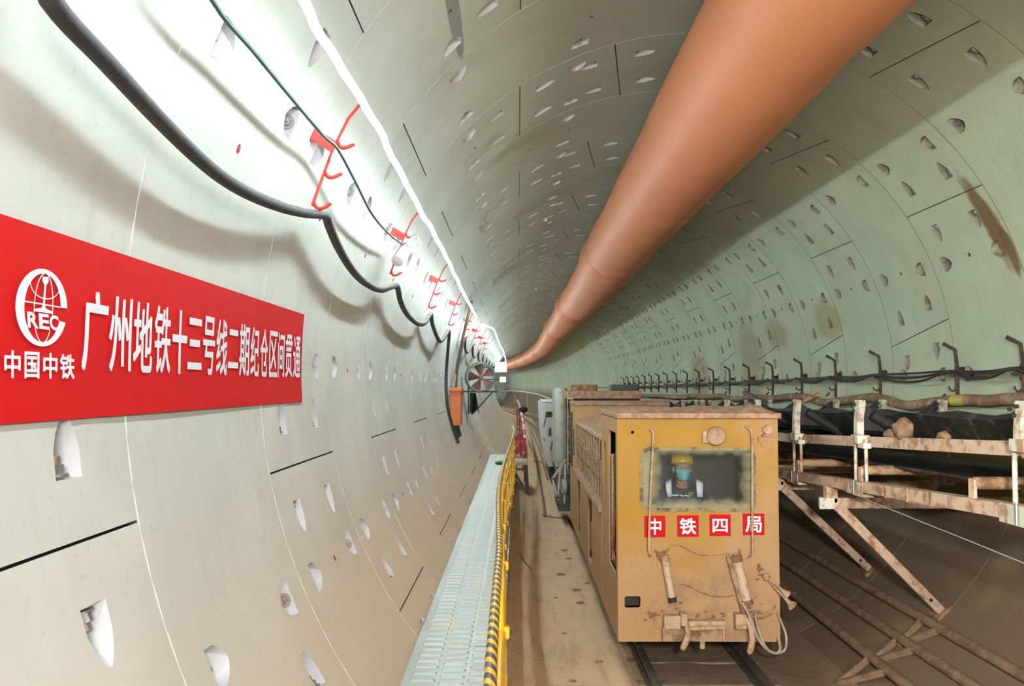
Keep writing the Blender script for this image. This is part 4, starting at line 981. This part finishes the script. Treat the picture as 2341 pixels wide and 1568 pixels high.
MB().span(S(-.2, -.02, -.90), S(.2, .3, -.82)).span(S(-.2, .26, -.82), S(.2, .32, -.35)).span(S(-.06, .08, LZ0 + .09 - HD.z), S(.06, .2, -.9)).build('driver_seat', M_INT, loco, 30, .02)
# ---------------------------------------------------------------- wagon behind the locomotive
M_GREY = mat('pale grey green paint', (.42, .47, .42), .5, .1, .1, dirt=(.40, .30, .2), damt=.3)
M_WPAINT = mat('white painted steel', (.86, .90, .90), .5, 0, .05, dirt=(.45, .40, .32), damt=.2)
M_DKGR = mat('dark green machinery', (.07, .09, .08), .6, .2, .3, dirt=(.25, .18, .11), damt=.4)
YW = 15.3; wx0 = at(1269, 950, YW).x; wx1 = at(1466, 950, YW).x
wz = lambda py: at(1350, py, YW).z
wag = thing('muck_wagon', ((wx0 + wx1) / 2, YW, ZRAIL), 'tall grey muck wagon with rounded corner coupled behind the yellow locomotive', 'wagon')
rw = .10; cx_ = wx0 + rw; vs = []; n = 14
MB().lathe([(rw * .15, wz(1085)), (rw * .55, wz(1062)), (rw, wz(1035)), (rw, wz(889)), (rw * .9, wz(887))], (cx_, YW + rw, 0), (0, 0, 1), 28).build('corner_post', M_GREY, wag, 40)
mb = MB(); mb.span((cx_ + .02, YW + .10, wz(1090)), (wx1 - .02, YW + 1.5, wz(905)))
body_ = mb.build('tub', M_RUST, wag, 30, .01)
MB().span((wx0 + .01, YW + .2, wz(1070)), (cx_ + .03, YW + 1.5, wz(892))).build('side_sheet', M_GREY, wag, 30, .01)
MB().span((cx_ + .05, YW - .02, wz(906)), (wx1, YW + .12, wz(893))).span((cx_ + .05, YW - .03, wz(911)), (wx1, YW + .02, wz(905))).build('top_beam', M_PINKD, wag, 30, .006)
MB().span((cx_ + .08, YW + .04, wz(925)), (wx1 - .02, YW + .11, wz(908))).build('recess', M_INT, wag, 0)
lx = cx_ + rw + .03
mb = MB(); mb.bar((lx - .03, YW - .02, wz(1075)), (lx - .03, YW - .02, wz(896)), .018, .018).bar((lx + .05, YW - .02, wz(1075)), (lx + .05, YW - .02, wz(896)), .018, .018)
for py in (911, 952, 992, 1033, 1060): mb.bar((lx - .035, YW - .03, wz(py)), (lx + .055, YW - .03, wz(py)), .022, .026)
mb.build('ladder', M_GREY, wag, 30)
for a, b in ((1306, 1366), (1398, 1458)):
    p, q = at(a, 893, YW + .1), at(b, 879, YW + .1); MB().span((p.x, YW + .05, p.z), (q.x, YW + .5, q.z)).build('hatch_block', M_RUST if a < 1350 else M_DKST, wag, 30, .01)
MB().span((wx0 + .05, YW - .0, -2.12), (wx1, YW + 1.5, wz(1085))).build('chassis', M_DKGR, wag, 30, .01)
mb = MB()
for a, b in (((1262, 1095), (1293, 1050)), ((1275, 1140), (1280, 1075)), ((1290, 1150), (1292, 1060)), ((1262, 1092), (1276, 1142))): mb.bar(at(*a, YW - .1), at(*b, YW - .1), .04, .03)
mb.build('tow_frame', M_GREY, wag, 20)
MB().lathe([(.03, -.03), (.11, -.03), (.12, 0), (.11, .03), (.03, .03)], at(1288, 1112, YW - .1), (1, .2, 0), 20).build('hand_wheel', M_GREY, wag, 40)
for y in (YW + .3, YW + 1.15):
    for x in GX: MB().lathe([(.03, -.05), (.215, -.05), (.24, -.03), (.215, -.02), (.21, .045), (.03, .05)], (x, y, ZRAIL + .215), (1 if x < 0 else -1, 0, 0), 24).build('wheel', M_RUST, wag, 40)
# white car further back
YC = 21.5
car = thing('white_car', at(1255, 1065, YC), 'white steel car with a sloping nose seen left of the grey wagon', 'wagon')
q = lambda px, py, d=0.: at(px, py, YC + d)
loop = [(1238, 919), (1300, 919), (1300, 1064), (1254, 1067), (1247, 1030), (1241, 985)]
wn = [(1249, 941), (1290, 941), (1290, 954), (1247, 954)]
o2 = Vector((q(1238, 1067).x, YC, q(1238, 1067).z)); g2 = lambda L: [(q(*p).x - o2.x, q(*p).z - o2.z) for p in L]
MB().plate(g2(loop), [g2(wn)], o2, (1, 0, 0), (0, 0, 1), .03).build('front_panel', M_WPAINT, car, 30)
MB().add([q(1238, 919), q(1241, 985), q(1247, 1030), q(1254, 1067), q(1238, 919, 0) + Vector((-.02, 3, 0)), q(1241, 985) + Vector((-.02, 3, 0)), q(1247, 1030) + Vector((-.02, 3, 0)), q(1254, 1067) + Vector((-.02, 3, 0))], [(0, 4, 5, 1), (1, 5, 6, 2), (2, 6, 7, 3)]).build('side_panel', M_WPAINT, car, 20)
MB().span(q(1240, 921) + Vector((0, 0, 0)), q(1330, 917) + Vector((0, 3, 0))).build('roof', M_WPAINT, car, 20, .01)
MB().span(q(1247, 955) + Vector((0, .04, 0)), q(1300, 939) + Vector((0, .05, 0))).build('pane', M_DKGR, car, 0)
mb = MB(); mb.bar(q(1243, 976, -.03), q(1249, 944, -.03), .02, .02).bar(q(1259, 1030, -.03), q(1266, 992, -.03), .03, .02).bar(q(1246, 1008, -.03), q(1243, 1000, -.03), .03, .02)
mb.span(q(1254, 996) + Vector((0, -.02, 0)), q(1260, 978)); mb.build('fitting', M_DKGR, car, 20)
MB().span(q(1262, 1062) + Vector((0, -.9, 0)), q(1284, 1024) + Vector((0, -.05, 0))).build('buffer_block', M_DKGR, car, 30, .03)
MB().span((q(1254, 1).x, YC + .3, -2.2), (.6, YC + 3, q(1254, 1060).z)).build('chassis', M_DKGR, car, 20)
for y in (YC + .8, YC + 2.4):
    for x in GX: MB().lathe([(.03, -.05), (.215, -.05), (.24, -.03), (.215, -.02), (.21, .045), (.03, .05)], (x, y, ZRAIL + .215), (1 if x < 0 else -1, 0, 0), 20).build('wheel', M_RUST, car, 40)

# ---------------------------------------------------------------- red stand and barrier past the walkway
M_REDD = mat('scuffed red panel', (.38, .025, .035), .5, 0, .25, 9, (.42, .34, .28), .35, 7)
YS = 19.6; q = lambda px, py, d=0.: at(px, py, YS + d)
st = thing('steel_stand', q(1195, 1125), 'low steel stand with dark braced legs and red board past the railing', 'stand')
sx0, sx1 = q(1174, 1060).x, q(1206, 1060).x; sz = q(1190, 1057).z; zf = floor_z(.0, YS)
MB().span((sx0, YS, sz - .06), (sx1, YS + 1.5, sz)).build('platform', mat('dusty steel plate', (.42, .36, .24), .6), st, 30, .006)
for x, y in ((sx0 + .03, YS + .03), (sx1 - .03, YS + .03), (sx0 + .03, YS + 1.46), (sx1 - .03, YS + 1.46)):
    MB().bar((x, y, sz - .05), (x + (.05 if x > (sx0 + sx1) / 2 else 0), y, zf - .0), .06, .06).build('leg', M_DKST, st, 20)
MB().bar((sx0 + .03, YS + .03, sz - .2), (sx1 - .02, YS + .03, sz - .62), .035, .04).bar((sx0 + .03, YS + .03, sz - .14), (sx1 - .02, YS + .03, sz - .14), .035, .035).build('brace', M_DKST, st, 20)
a, b = q(1177, 1050), q(1203, 997); MB().span((a.x, YS + .25, a.z), (b.x - .12, YS + .29, b.z)).span((b.x - .11, YS + .27, a.z), (b.x, YS + .30, b.z - .05)).build('red_board', M_REDD, st, 30, .006)
M_RW = NT('red and white striped paint'); X, Y, Z = M_RW.xyz(); M_RW = M_RW.done(M_RW.mix(M_RW.ramp(M_RW.math('FRACT', M_RW.math('MULTIPLY', Y, .62)), .48, .52), (.42, .03, .035), (.72, .66, .62)), .5)
br = thing('barrier_rail', (-1.45, 27, -1.9), 'red and white striped barrier rail beyond the steel stand', 'barrier')
rb = lambda px, py, y: at(px, py, y)
top = smoothpath([rb(1203, 1040, 20.8), rb(1200, 1000, 22.0), rb(1196, 965, 24.5), rb(1191, 940, 28.0), rb(1187, 925, 32), rb(1182, 915, 38)], 5)
MB().tube(top, .035, 8).build('rail', M_RW, br, 60)
for p in (top[0], top[5], top[10], top[15], top[20], top[-1]):
    MB().bar(p, (p.x, p.y, floor_z(p.x - bend(p.y), p.y)), .05, .05).build('post', M_REDD, br, 20)
MB().bar(rb(1180, 976, 22.3), rb(1198, 975, 22.3), .02, .02).build('cross_bar', M_DUSTM, br, 0)
o = MB().ball(rb(1197, 936, 27.5), (.12, .15, .10), 12, 8, 0, lambda d: 1 + .2 * noise.noise(d * 3)).build('bundle', M_BLACK, None, 60); tag(o, 'dark rolled bundle tied on the striped barrier rail', 'bundle')
# white handrail far ahead on the other side, curving with the tunnel
t = thing('far_handrail', (1.9, 60, -.8), 'thin pale handrail far down the bend of the tunnel', 'railing')
pp = smoothpath([at(1268, 918, 33), at(1240, 905, 38), at(1205, 897, 46), at(1172, 894, 56), at(1146, 894, 66)], 6)
MB().tube(pp, .03, 8).build('top_rail', M_GREY, t, 60)
for p in pp[2::5]: MB().bar(p, p + Vector((0, 0, -.75)), .04, .04).build('post', M_GREY, t, 0)
# hoses and litter on the mud
M_DKHOSE = mat('muddy dark hose', (.17, .12, .075), .7)
hz = lambda px, py: onz(px, py, -2.345)
def hose(pts, r, lb):
    P = []
    for x, y in pts:
        p = onz(x, y, -2.34); P.append(Vector((p.x, p.y, floor_z(p.x - bend(p.y), p.y) + r * .6)))
    tag(MB().tube(smoothpath(P, 5), r, 7).build('hose', M_DKHOSE, None, 60), lb, 'hose')
hose([(1212, 985), (1222, 1030), (1231, 1080), (1240, 1130), (1246, 1180)], .022, 'dark hose lying on the mud between stand and wagon')
hose([(1209, 970), (1228, 1015), (1242, 1060), (1252, 1095)], .02, 'second dark hose lying on the mud nearer the wagon')
hose([(1218, 1054), (1240, 1056), (1258, 1060)], .012, 'short thin cord across the mud by the wagon')
hose([(1240, 1176), (1265, 1181), (1299, 1184)], .014, 'thin dark cord lying across the mud beside the locomotive')
hose([(1189, 1290), (1202, 1300), (1216, 1306)], .010, 'short twig of wire on the mud by the walkway shadow')
M_CLOD = mat('brown mud clod', (.24, .14, .075), .9, 0, .3, 20)
cl = [(1283, 1312, .07, 'flattish'), (1318, 1349, .06, 'long thin'), (1327, 1378, .06, 'thin'), (1270, 1364, .03, 'small'), (1216, 1316, .03, 'tiny'), (1290, 1446, .03, 'lone'), (1309, 1553, .04, 'nearest'), (1370, 1512, .05, 'broad'), (1290, 1257, .05, 'slim'), (1300, 1275, .05, 'flat'), (1343, 1332, .05, 'dark')]
wh = ['beside the locomotive frame', 'below the battery box side', 'left of the locomotive cab', 'in the middle of the track edge', 'by the walkway shadow', 'on open mud left of the cab corner', 'at the bottom edge of the picture', 'left of the locomotive front corner', 'near the hose ends', 'just past the thin cord', 'against the locomotive skirt']
for (x, y, r, k), w in zip(cl, wh):
    p = onz(x, y, -2.35); p.z = floor_z(p.x, p.y) + r * .06
    o = MB().ball(p, (r * .75, r * .4, r * .3), 14, 8, 0, lambda d: 1 + .7 * noise.noise(d * 2.1 + Vector((x * .37, 0, 0))) + .25 * noise.noise(d * 6 + Vector((x * .37, 0, 0)))).build('mud_clod', M_CLOD, None, 60); tag(o, k + ' brown mud clod on the floor ' + w, 'mud clod', 'mud clods on the floor')

# ---------------------------------------------------------------- belt conveyor along the right wall
M_CREAM = mat('worn cream steel', (.60, .60, .50), .55, .1, .12, 12, (.36, .24, .15), .42, 9)
M_ORUST = mat('rust stained beam', (.58, .42, .31), .65, .0, .2, 9, (.30, .17, .10), .38, 8)
M_BELT = mat('black conveyor belt', (.016, .017, .018), .5, 0, .3, 20, (.10, .09, .08), .25, 6)
cv = lambda y, x, z: Vector((CAM.x + x + bend(y), y, CAM.z + z))
zc = lambda y: -.02 - .0155 * max(4.4, y)
zs = lambda y: -(.285 + .042 * (max(4.4, y) - 4.9)) if y < 9 else -.457 - .0155 * (y - 9)
zb = lambda y: -(.585 + .047 * (max(4.4, y) - 4.62)) if y < 9 else -(.79 + .012 * (y - 9))
con = thing('belt_conveyor', cv(8, 3.1, -1.9), 'long belt conveyor on steel frames between locomotive and right wall', 'conveyor')
yk = [-1.6 + .6 * i for i in range(8)] + [3.2 + .3 * i for i in range(40)] + [15.2 + 1.2 * i for i in range(26)]
SX = 2.50
def sweep(prof, ys, m, name, lowf):
    mb = MB(); n = len(prof)
    for y in ys: mb.v += [cv(y, a, lowf(y) + b) for a, b in prof]
    for j in range(len(ys) - 1):
        for i in range(n): mb.f.append([j * n + i, j * n + (i + 1) % n, (j + 1) * n + (i + 1) % n, (j + 1) * n + i]); mb.m.append(0)
    for e in (0, (len(ys) - 1) * n): mb.f.append([e + i for i in range(n)]); mb.m.append(0)
    return mb.build(name, m, con, 40)
sagf = lambda y: .035 * math.sin(PI * (((y - 4.75) / 1.5) % 1 if y > 6.9 else ((y - 4.75) / 2.2) % 1)) if y > 4.75 else 0
sweep([(2.78, -.06), (2.80, -.06), (2.92, -.24), (3.42, -.24), (3.54, -.06), (3.56, -.06), (3.43, -.255), (2.91, -.255)], yk, M_BELT, 'belt', lambda y: zc(y) - sagf(y))
sweep([(2.72, -.0), (3.60, -.0), (3.60, -.016), (2.72, -.016)], yk, M_BELT, 'return_belt', lambda y: -(.415 + .0235 * max(4.4, y)) if y < 9 else -.627 - .012 * (y - 9))
box = lambda x, w, h: [(x - w / 2, 0), (x + w / 2, 0), (x + w / 2, -h), (x - w / 2, -h)]
sweep(box(SX + .06, .07, .075), yk, M_ORUST, 'upper_stringer', zs)
sweep(box(3.75, .07, .075), yk, M_ORUST, 'upper_stringer', zs)
sweep(box(SX, .09, .075), yk, M_ORUST, 'lower_stringer', zb)
sweep(box(3.80, .09, .075), yk, M_ORUST, 'lower_stringer', zb)
BY = [.6, 2.6, 4.72, 6.98, 8.55, 9.95, 11.4, 12.9, 14.4, 15.9, 17.4, 18.9, 20.4, 22, 24, 26]
for i, y in enumerate(BY):
    fr = None
    for side, x in ((1, SX), (-1, 3.80)):
        T = zc(y); mb = MB(); s = side
        # curved upright plate of the trough frame, forked at the top
        lf = [(-.062, -.25), (-.062, -.17), (-.055, -.11), (-.038, -.05), (-.03, -.02), (-.045, .012), (-.025, .025), (-.005, .0), (.015, .02), (.045, .022)]
        rt = [(.055, .0), (.04, -.045), (.015, -.09), (.008, -.14), (.008, -.25)]
        hk = (zc(y) - zs(y)) / .25; ol = [(-p, q * hk) for p, q in lf + rt]; nO = len(ol)
        tri, _, tf, _, _, _ = delaunay_2d_cdt([Vector(q) for q in ol], [(k_, (k_ + 1) % nO) for k_ in range(nO)], [], 0, 1e-6)
        tf = [f for f in tf if inside(sum((tri[q] for q in f), Vector((0, 0))) / len(f), ol)]
        mb.add([cv(y + q.x, x - .025, T + q.y) for q in tri], tf); mb.add([cv(y + q.x, x + .025, T + q.y) for q in tri], tf)
        mb.add([cv(y + p, x + e_, T + q) for e_ in (-.025, .025) for p, q in ol], [(k_, (k_ + 1) % nO, nO + (k_ + 1) % nO, nO + k_) for k_ in range(nO)])
        u = mb.build('trough_upright', M_CREAM, con, 30, .004)
        mb = MB(); Z_ = zs(y); mb.span(cv(y - .07, x - .045, Z_ - .05), cv(y + .07, x + .045, Z_ + .012)).span(cv(y - .14, x - .03, Z_ - .08), cv(y - .02, x + .03, Z_ - .04)); mb.build('saddle', M_CREAM, u, 30, .004)
        for dy, dz in ((.06, -.005), (.02, -.035), (-.005, .01)): MB().cylr(cv(y + dy, x - .05, T + dz - .02), cv(y + dy, x - .032, T + dz - .02), .010, 8).build('bolt', M_BLACK, u, 0)
        xa, xb = x + s * .10, x + s * .36
        MB().cylr(cv(y + .03, xa, T - .085), cv(y + .03, xb, T - .245), .040, 14).build('wing_roller', M_BLACK, con, 40)
        MB().add([cv(y + .075, x + s * .02, T + .02), cv(y + .075, x + s * .02, T - .20), cv(y + .075, xb, T - .22), cv(y + .095, x + s * .02, T + .01), cv(y + .095, x + s * .02, T - .20), cv(y + .095, xb, T - .22)], [(0, 1, 2), (5, 4, 3), (0, 3, 4, 1), (1, 4, 5, 2), (2, 5, 3, 0)]).build('gusset', M_BLACK, con, 0)
        if side == 1 or i < 5:
            for dy in (-.11, .10):
                pth = smoothpath([cv(y + dy * .3, x, zs(y) - .03), cv(y + dy * .92, x, zs(y) - .03), cv(y + dy, x, zs(y) - .055), cv(y + dy * 1.02, x, zb(y + dy) + .0)], 4)
                MB().tube(pth, .0135, 8).build('hanger_rod', M_CREAM if i < 4 else M_ORUST, con, 60)
            MB().span(cv(y - .17, x - .05, zb(y) - .10), cv(y + .17, x + .03, zb(y) - .078)).span(cv(y - .16, x - .05, zb(y) - .078), cv(y + .16, x - .046, zb(y) - .002)).build('splice_plate', M_CREAM, con, 20)
            MB().tube([cv(y - .02, x - .06, zb(y) + .012), cv(y - .02, x - .06, zb(y) - .09)], .008, 8).build('u_bolt', M_STEEL, con, 40)
    MB().cylr(cv(y + .05, 2.88, zc(y) - .285), cv(y + .05, 3.46, zc(y) - .285), .05, 14).build('centre_roller', M_BLACK, con, 40)
for y in (5.25, 6.95, 8.5, 11.4, 14.4):
    zz = zb(y) + .05
    MB().span(cv(y - .035, SX - .02, zb(y) - .01), cv(y + .035, SX + .0, zz + .055)).build('roller_bracket', M_ORUST, con, 20, .006)
    MB().cylr(cv(y, SX, zz + .03), cv(y, 3.78, zz + .03), .035, 16).build('return_roller', M_RUST, con, 40)
for y in (5.7, 6.05, 6.4):
    MB().span(cv(y - .012, SX - .052, zb(y) - .082), cv(y + .012, SX - .043, zb(y) + .004)).build('weld_band', M_RUST, con, 0)
CB = lambda y: -.93 if y < 9 else -.95
for i, y in enumerate((7.62, 9.15, 10.9, 12.6, 14.5)):
    MB().bar(cv(y, 2.40, CB(y)), cv(y, 4.02, CB(y)), .09, .085).build('cross_beam', M_ORUST, con, 20, .006)
    MB().span(cv(y - .045, 2.44, CB(y)), cv(y + .045, 2.53, zb(y) - .07)).build('post', M_ORUST, con, 20, .006)
    MB().span(cv(y - .06, 2.38, CB(y) - .045), cv(y - .04, 2.50, CB(y) + .045)).build('end_plate', M_CREAM if i == 0 else M_ORUST, con, 20, .004)
    if i > 1: continue
    f = wallp(2150, 1396, 2.68) if i == 0 else (wallp(1986, 1300, 2.68) if i == 1 else Vector((1.87 + bend(y), y, -1.93)))
    top = cv(y - .05, 2.52, CB(y) - .02)
    lg = MB().bar(top, f, .075, .07, up=(0, 1, 0)).build('leg', M_ORUST, con, 20, .006)
    d = (top - f).normalized(); MB().cylr(f + d * .14 + Vector((0, -.045, 0)), f + d * .14 + Vector((0, -.03, 0)), .014, 8).build('bolt', M_BLACK, lg, 0)
    nn = Vector((-f.x + bend(f.y), 0, -f.z)).normalized(); MB().bar(f - nn * .01 + Vector((0, -.07, 0)), f - nn * .01 + Vector((0, .07, 0)), .16, .03, up=nn).build('foot_plate', M_RUST, lg, 20)
# things lying on or across the conveyor
def lump(c, r, label, seed, name='mud_clod'):
    o = MB().ball(c, r, 22, 14, 0, lambda d: 1 + .3 * noise.noise(d * 1.6 + Vector((seed, 0, 0))) + .16 * noise.noise(d * 5 + Vector((seed, 0, 0)))).build(name, mat('damp brown mud', (.30, .19, .12), .85, 0, .3, 12, (.20, .12, .07), .5, 14, .5), None, 60); tag(o, label, 'mud clod')
lump(cv(6.32, SX + .05, zs(6.3) + .055), (.06, .095, .07), 'big pale mud clod sitting on the conveyor stringer', 3.3)
lump(cv(6.55, SX + .06, zs(6.55) + .02), (.04, .09, .035), 'smaller mud clod left of the big clod on conveyor', 7.7)
lump(cv(5.75, SX + .06, zs(5.75) + .015), (.03, .07, .03), 'thin mud clod on the stringer between nearest frames', 11.1)
for (a, b, w, m, lb) in (((1702, 897, 10.6), (1748, 922, 9.9), .05, M_DKST, 'dark steel flat lying slantwise over the conveyor behind the roof'), ((1839, 918, 9.2), (1871, 901, 8.9), .03, M_RUST, 'thin brown stick poking up behind the conveyor'), ((1522, 906, 15.6), (1560, 908, 14.8), .16, M_PINKD, 'bent brown pipe elbow over the far conveyor')):
    p, q_ = at(*a), at(*b); o = MB().bar(p, q_, w, .04).build('steel_flat' if w == .05 else ('stick' if w == .03 else 'pipe_elbow'), m, None, 20, .006); tag(o, lb, 'scrap')
rope = [at(1925, 1119, 7.3), at(2060, 1174, 6.6), at(2200, 1230, 5.7), at(2350, 1291, 4.9)]
tag(MB().tube(smoothpath(rope, 6), .0035, 6).build('rope', mat('pale nylon rope', (.45, .42, .40), .7), None, 60), 'thin pale rope stretched from the conveyor beam down to the right', 'rope')
# three mud covered pipes with gussets along the right invert
M_MUDPIPE = mat('mud coated pipe', (.33, .22, .14), .8, 0, .2, 8, (.22, .14, .08), .5, 7, .3)
pn = ['upper of three muddy pipes along the lower right invert', 'middle of three muddy pipes along the lower right invert', 'lowest of three muddy pipes along the lower right invert']
gl = [(2112, 1412), (2057, 1456), (1984, 1507)]
for k, (a, b) in enumerate((((1889, 1288), (2341, 1545)), ((1880, 1342), (2217, 1563)), ((1874, 1407), (2068, 1563)))):
    rr = 2.66 - (.0 if k < 2 else .03); p, q_ = wallp(*a, rr), wallp(*b, rr); d = (q_ - p) / (q_.y - p.y)
    t = thing('invert_pipe', wallp(*gl[k], rr), pn[k], 'pipe')
    pth = [p + d * (yy - p.y) for yy in (q_.y - 2.5, q_.y, (p.y + q_.y) / 2, p.y, p.y + 3)]
    MB().tube(pth, .042, 10).build('pipe_run', M_MUDPIPE, t, 60)
    g = wallp(*gl[k], rr); nn = Vector((-g.x, 0, -g.z)).normalized(); tv = Vector((0, 1, 0)).cross(nn); tv = tv if tv.x < 0 else -tv
    w0_, w1_, w2_ = g, g + tv * .30 + Vector((0, -.02, 0)), g + Vector((0, -.34, 0))
    for u_, v_ in ((w0_, w1_), (w2_, w1_)):
        m0 = Vector((v_.x, 0, v_.z)).normalized() * 2.69; v2 = Vector((m0.x, v_.y, m0.z)) if v_.z < -1.2 else v_
        v2.z = max(v2.z, floor_z(v2.x, v2.y) - .0)
        MB().bar(u_, v2, .035, .05, up=nn).build('gusset', M_MUDPIPE, t, 20, .004)
# ---------------------------------------------------------------- hangers, cables and hose on the right wall
M_HANG = mat('rusty black hanger bar', (.055, .04, .028), .65, .2, .3, 20, (.18, .10, .05), .4)
hb = [(2334, 794), (2184, 807), (2010, 824), (1909, 838), (1832, 843), (1766, 849), (1712, 851)]
hy = [wallp(*p, 2.61).y for p in hb]; hy += [hy[-1] + 1.55 * (j + 1) for j in range(13)]
hl_ = ['nearest cable hanger bar at the right edge of the picture', 'second hanger bar from the right edge, by the yellow label', 'third hanger bar from the right edge, above the mud clod', 'fourth hanger bar from the right edge', 'fifth hanger bar from the right edge', 'sixth hanger bar from the right, above the cab corner', 'seventh hanger bar from the right, left of the cab corner']
hl_ += [n + ' hanger bar from the right edge, over the far conveyor' for n in ('eighth', 'ninth', 'tenth', 'eleventh', 'twelfth', 'thirteenth', 'fourteenth', 'fifteenth', 'sixteenth', 'seventeenth', 'eighteenth', 'nineteenth', 'twentieth')]
RH = 2.61
dth = lambda y: -.16 * max(0, y - 8)
for i, (y, lb) in enumerate(zip(hy, hl_)):
    t = thing('cable_hanger', cyl(y, 0, RH), lb, 'cable hanger', 'cable hangers along the right wall'); e = dth(y) * .4
    pts = [cyl(y + .04, 6.6 + e, 2.52), cyl(y, 5.0 + e, RH), cyl(y - .02, 1 + e, RH), cyl(y - .04, 354.4 + e, RH)]
    MB().tube([pts[0], pts[1], pts[2], pts[3]], .017, 8).build('bar', M_HANG, t, 40)
    for th in (.4, 357.2):
        pth = smoothpath([cyl(y - .02, th + e, RH), cyl(y - .03, th - .6 + e, RH - .03), cyl(y - .045, th - .8 + e, RH - .06), cyl(y - .06, th - .4 + e, RH - .09), cyl(y - .065, th + .15 + e, RH - .10)], 3)
        MB().tube(pth, .009, 7).build('hook', M_HANG, t, 60)
    MB().bar(cyl(y + .05, .9 + e, 2.70), cyl(y - .01, .9 + e, RH), .05, .05).build('wall_plate', M_HANG, t, 20)
for c in range(4):
    P = []
    ys = [hy[0] - 9, hy[0] - 5.4, hy[0] - 3.2, hy[0] - 1.6] + hy
    for a, b in zip(ys, ys[1:]):
        for s in (0, .33, .66):
            y = a + (b - a) * s; P.append(cyl(y, .75 - .12 * c + dth(y) - (0 if s == 0 else (.35 + .38 * c + .3 * math.sin(c * 3 + a * 2)) * (9 / max(9, y))), RH - .045 - .012 * c))
    P.append(cyl(ys[-1], .75 + dth(ys[-1]), RH - .05)); P += [cyl(y, .5 + dth(ys[-1]), RH - .05) for y in (42, 48, 55)]
    o = MB().tube(smoothpath(P, 4), .0105, 7).build('wall_cable', M_WIRE, None, 60)
    tag(o, ['topmost black cable of the bundle along the right wall', 'second black cable of the bundle along the right wall', 'third, slacker black cable along the right wall', 'lowest, slackest black cable along the right wall'][c], 'cable', 'cables on the right wall')
hp = thing('wall_hose', wallp(2000, 915, 2.63), 'thick brown hose lying along the right wall above the conveyor', 'hose')
pts = [(2330, 912), (2260, 916), (2195, 914), (2120, 922), (2070, 927), (2020, 912), (1985, 909), (1940, 915), (1880, 920), (1845, 908), (1800, 907), (1760, 911), (1720, 907), (1680, 912), (1645, 905), (1610, 908), (1580, 905), (1550, 908), (1520, 906), (1490, 905), (1460, 903)]
P = [wallp(x, y, 2.60) for x, y in pts]; P = [P[0] + Vector((0, -8, .05)), P[0] + Vector((0, -4, .0)), P[0] + Vector((0, -2, .02))] + P
MB().tube(smoothpath(P, 4), .052, 12).build('hose_run', mat('brown dusty hose', (.24, .145, .085), .7, 0, .2, 9, (.42, .30, .19), .4), hp, 60)
a, b = wallp(2182, 915, 2.60), wallp(2212, 914.5, 2.60)
MB().tube([a, (a + b) / 2, b], .0545, 14, False).build('yellow_label', mat('yellow label film', (.60, .56, .10), .4), hp, 60)
for y in hy[1:8]:
    MB().bar(cyl(y + .25, 354.6 + dth(y) * .5, 2.58), cyl(y + .25, 355.8 + dth(y) * .5, 2.62), .02, .02).build('tie', M_HANG, hp, 0)
# small survey targets that catch the light
tg = [(1798, 873, 'small white survey target on the right wall between hanger bars'), (1247, 502, 'small white survey target on the crown left of the duct'), (1225, 661, 'small white survey target deeper in the crown, lower'), (1007, 858, 'small white survey target on the left wall beside hanging cable'), (1446, 874, 'tiny far white survey target over the wagon')]
for x, y, lb in tg:
    p = wallp(x, y, 2.66); nn = Vector((-(p.x - bend(p.y)), 0, -p.z)).normalized(); w = .024 if y != 858 else .015
    t = thing('survey_target', p, lb, 'survey target')
    MB().bar(p - nn * .04, p, .02, .02).build('stud', M_STEEL, t, 0)
    MB().span(p + Vector((-w, -.006, -w)), p + Vector((w, .0, w))).build('plate', M_RETRO, t, 0)

# ---------------------------------------------------------------- camera, flash and world
cd = bpy.data.cameras.new('camera'); co = bpy.data.objects.new('camera', cd); C.objects.link(co)
cd.sensor_fit = 'HORIZONTAL'; cd.sensor_width = 36; cd.lens = FPX / 2341 * 36; cd.clip_start = .05; cd.clip_end = 400
co.location = CAM; co.rotation_euler = (PI / 2 + PITCH, 0, YAW)
bpy.context.scene.camera = co
ld = bpy.data.lights.new('camera_flash', 'AREA'); ld.energy = FLASH; ld.size = .25; ld.color = (1.0, .94, .86)
lo = bpy.data.objects.new('camera_flash', ld); C.objects.link(lo); lo.location = CAM + Vector((.45, -.25, .35))
tgt = Vector((1.2, 8, -.6)); lo.rotation_euler = (tgt - lo.location).to_track_quat('-Z', 'Y').to_euler(); ld.spread = math.radians(60)
fl = bpy.data.lights.new('fill_light', 'AREA'); fl.energy = FILL; fl.shape = 'RECTANGLE'; fl.size = 1.6; fl.size_y = 1.0; fl.color = (1.0, .94, .90)  # unseen fill light added behind the camera to lift left wall and floor
fo = bpy.data.objects.new('fill_light', fl); C.objects.link(fo); fl.spread = math.radians(110); fo.location = (-.2, -3.6, .9); fo.rotation_euler = (Vector((-2.3, 3.5, -1.0)) - fo.location).to_track_quat('-Z', 'Y').to_euler()
w = bpy.data.worlds.new('tunnel air'); bpy.context.scene.world = w; w.use_nodes = True
w.node_tree.nodes['Background'].inputs[0].default_value = (.7, .8, .9, 1); w.node_tree.nodes['Background'].inputs[1].default_value = .15
sc = bpy.context.scene
sc.view_settings.view_transform = 'Standard'; sc.view_settings.look = 'None'; sc.view_settings.gamma = 1; sc.view_settings.exposure = EXPO; sc.view_settings.use_curve_mapping = False
sc.cycles.use_denoising = True; sc.cycles.max_bounces = 7; sc.cycles.diffuse_bounces = 5; sc.cycles.caustics_reflective = False; sc.cycles.caustics_refractive = False; sc.cycles.sample_clamp_indirect = 8
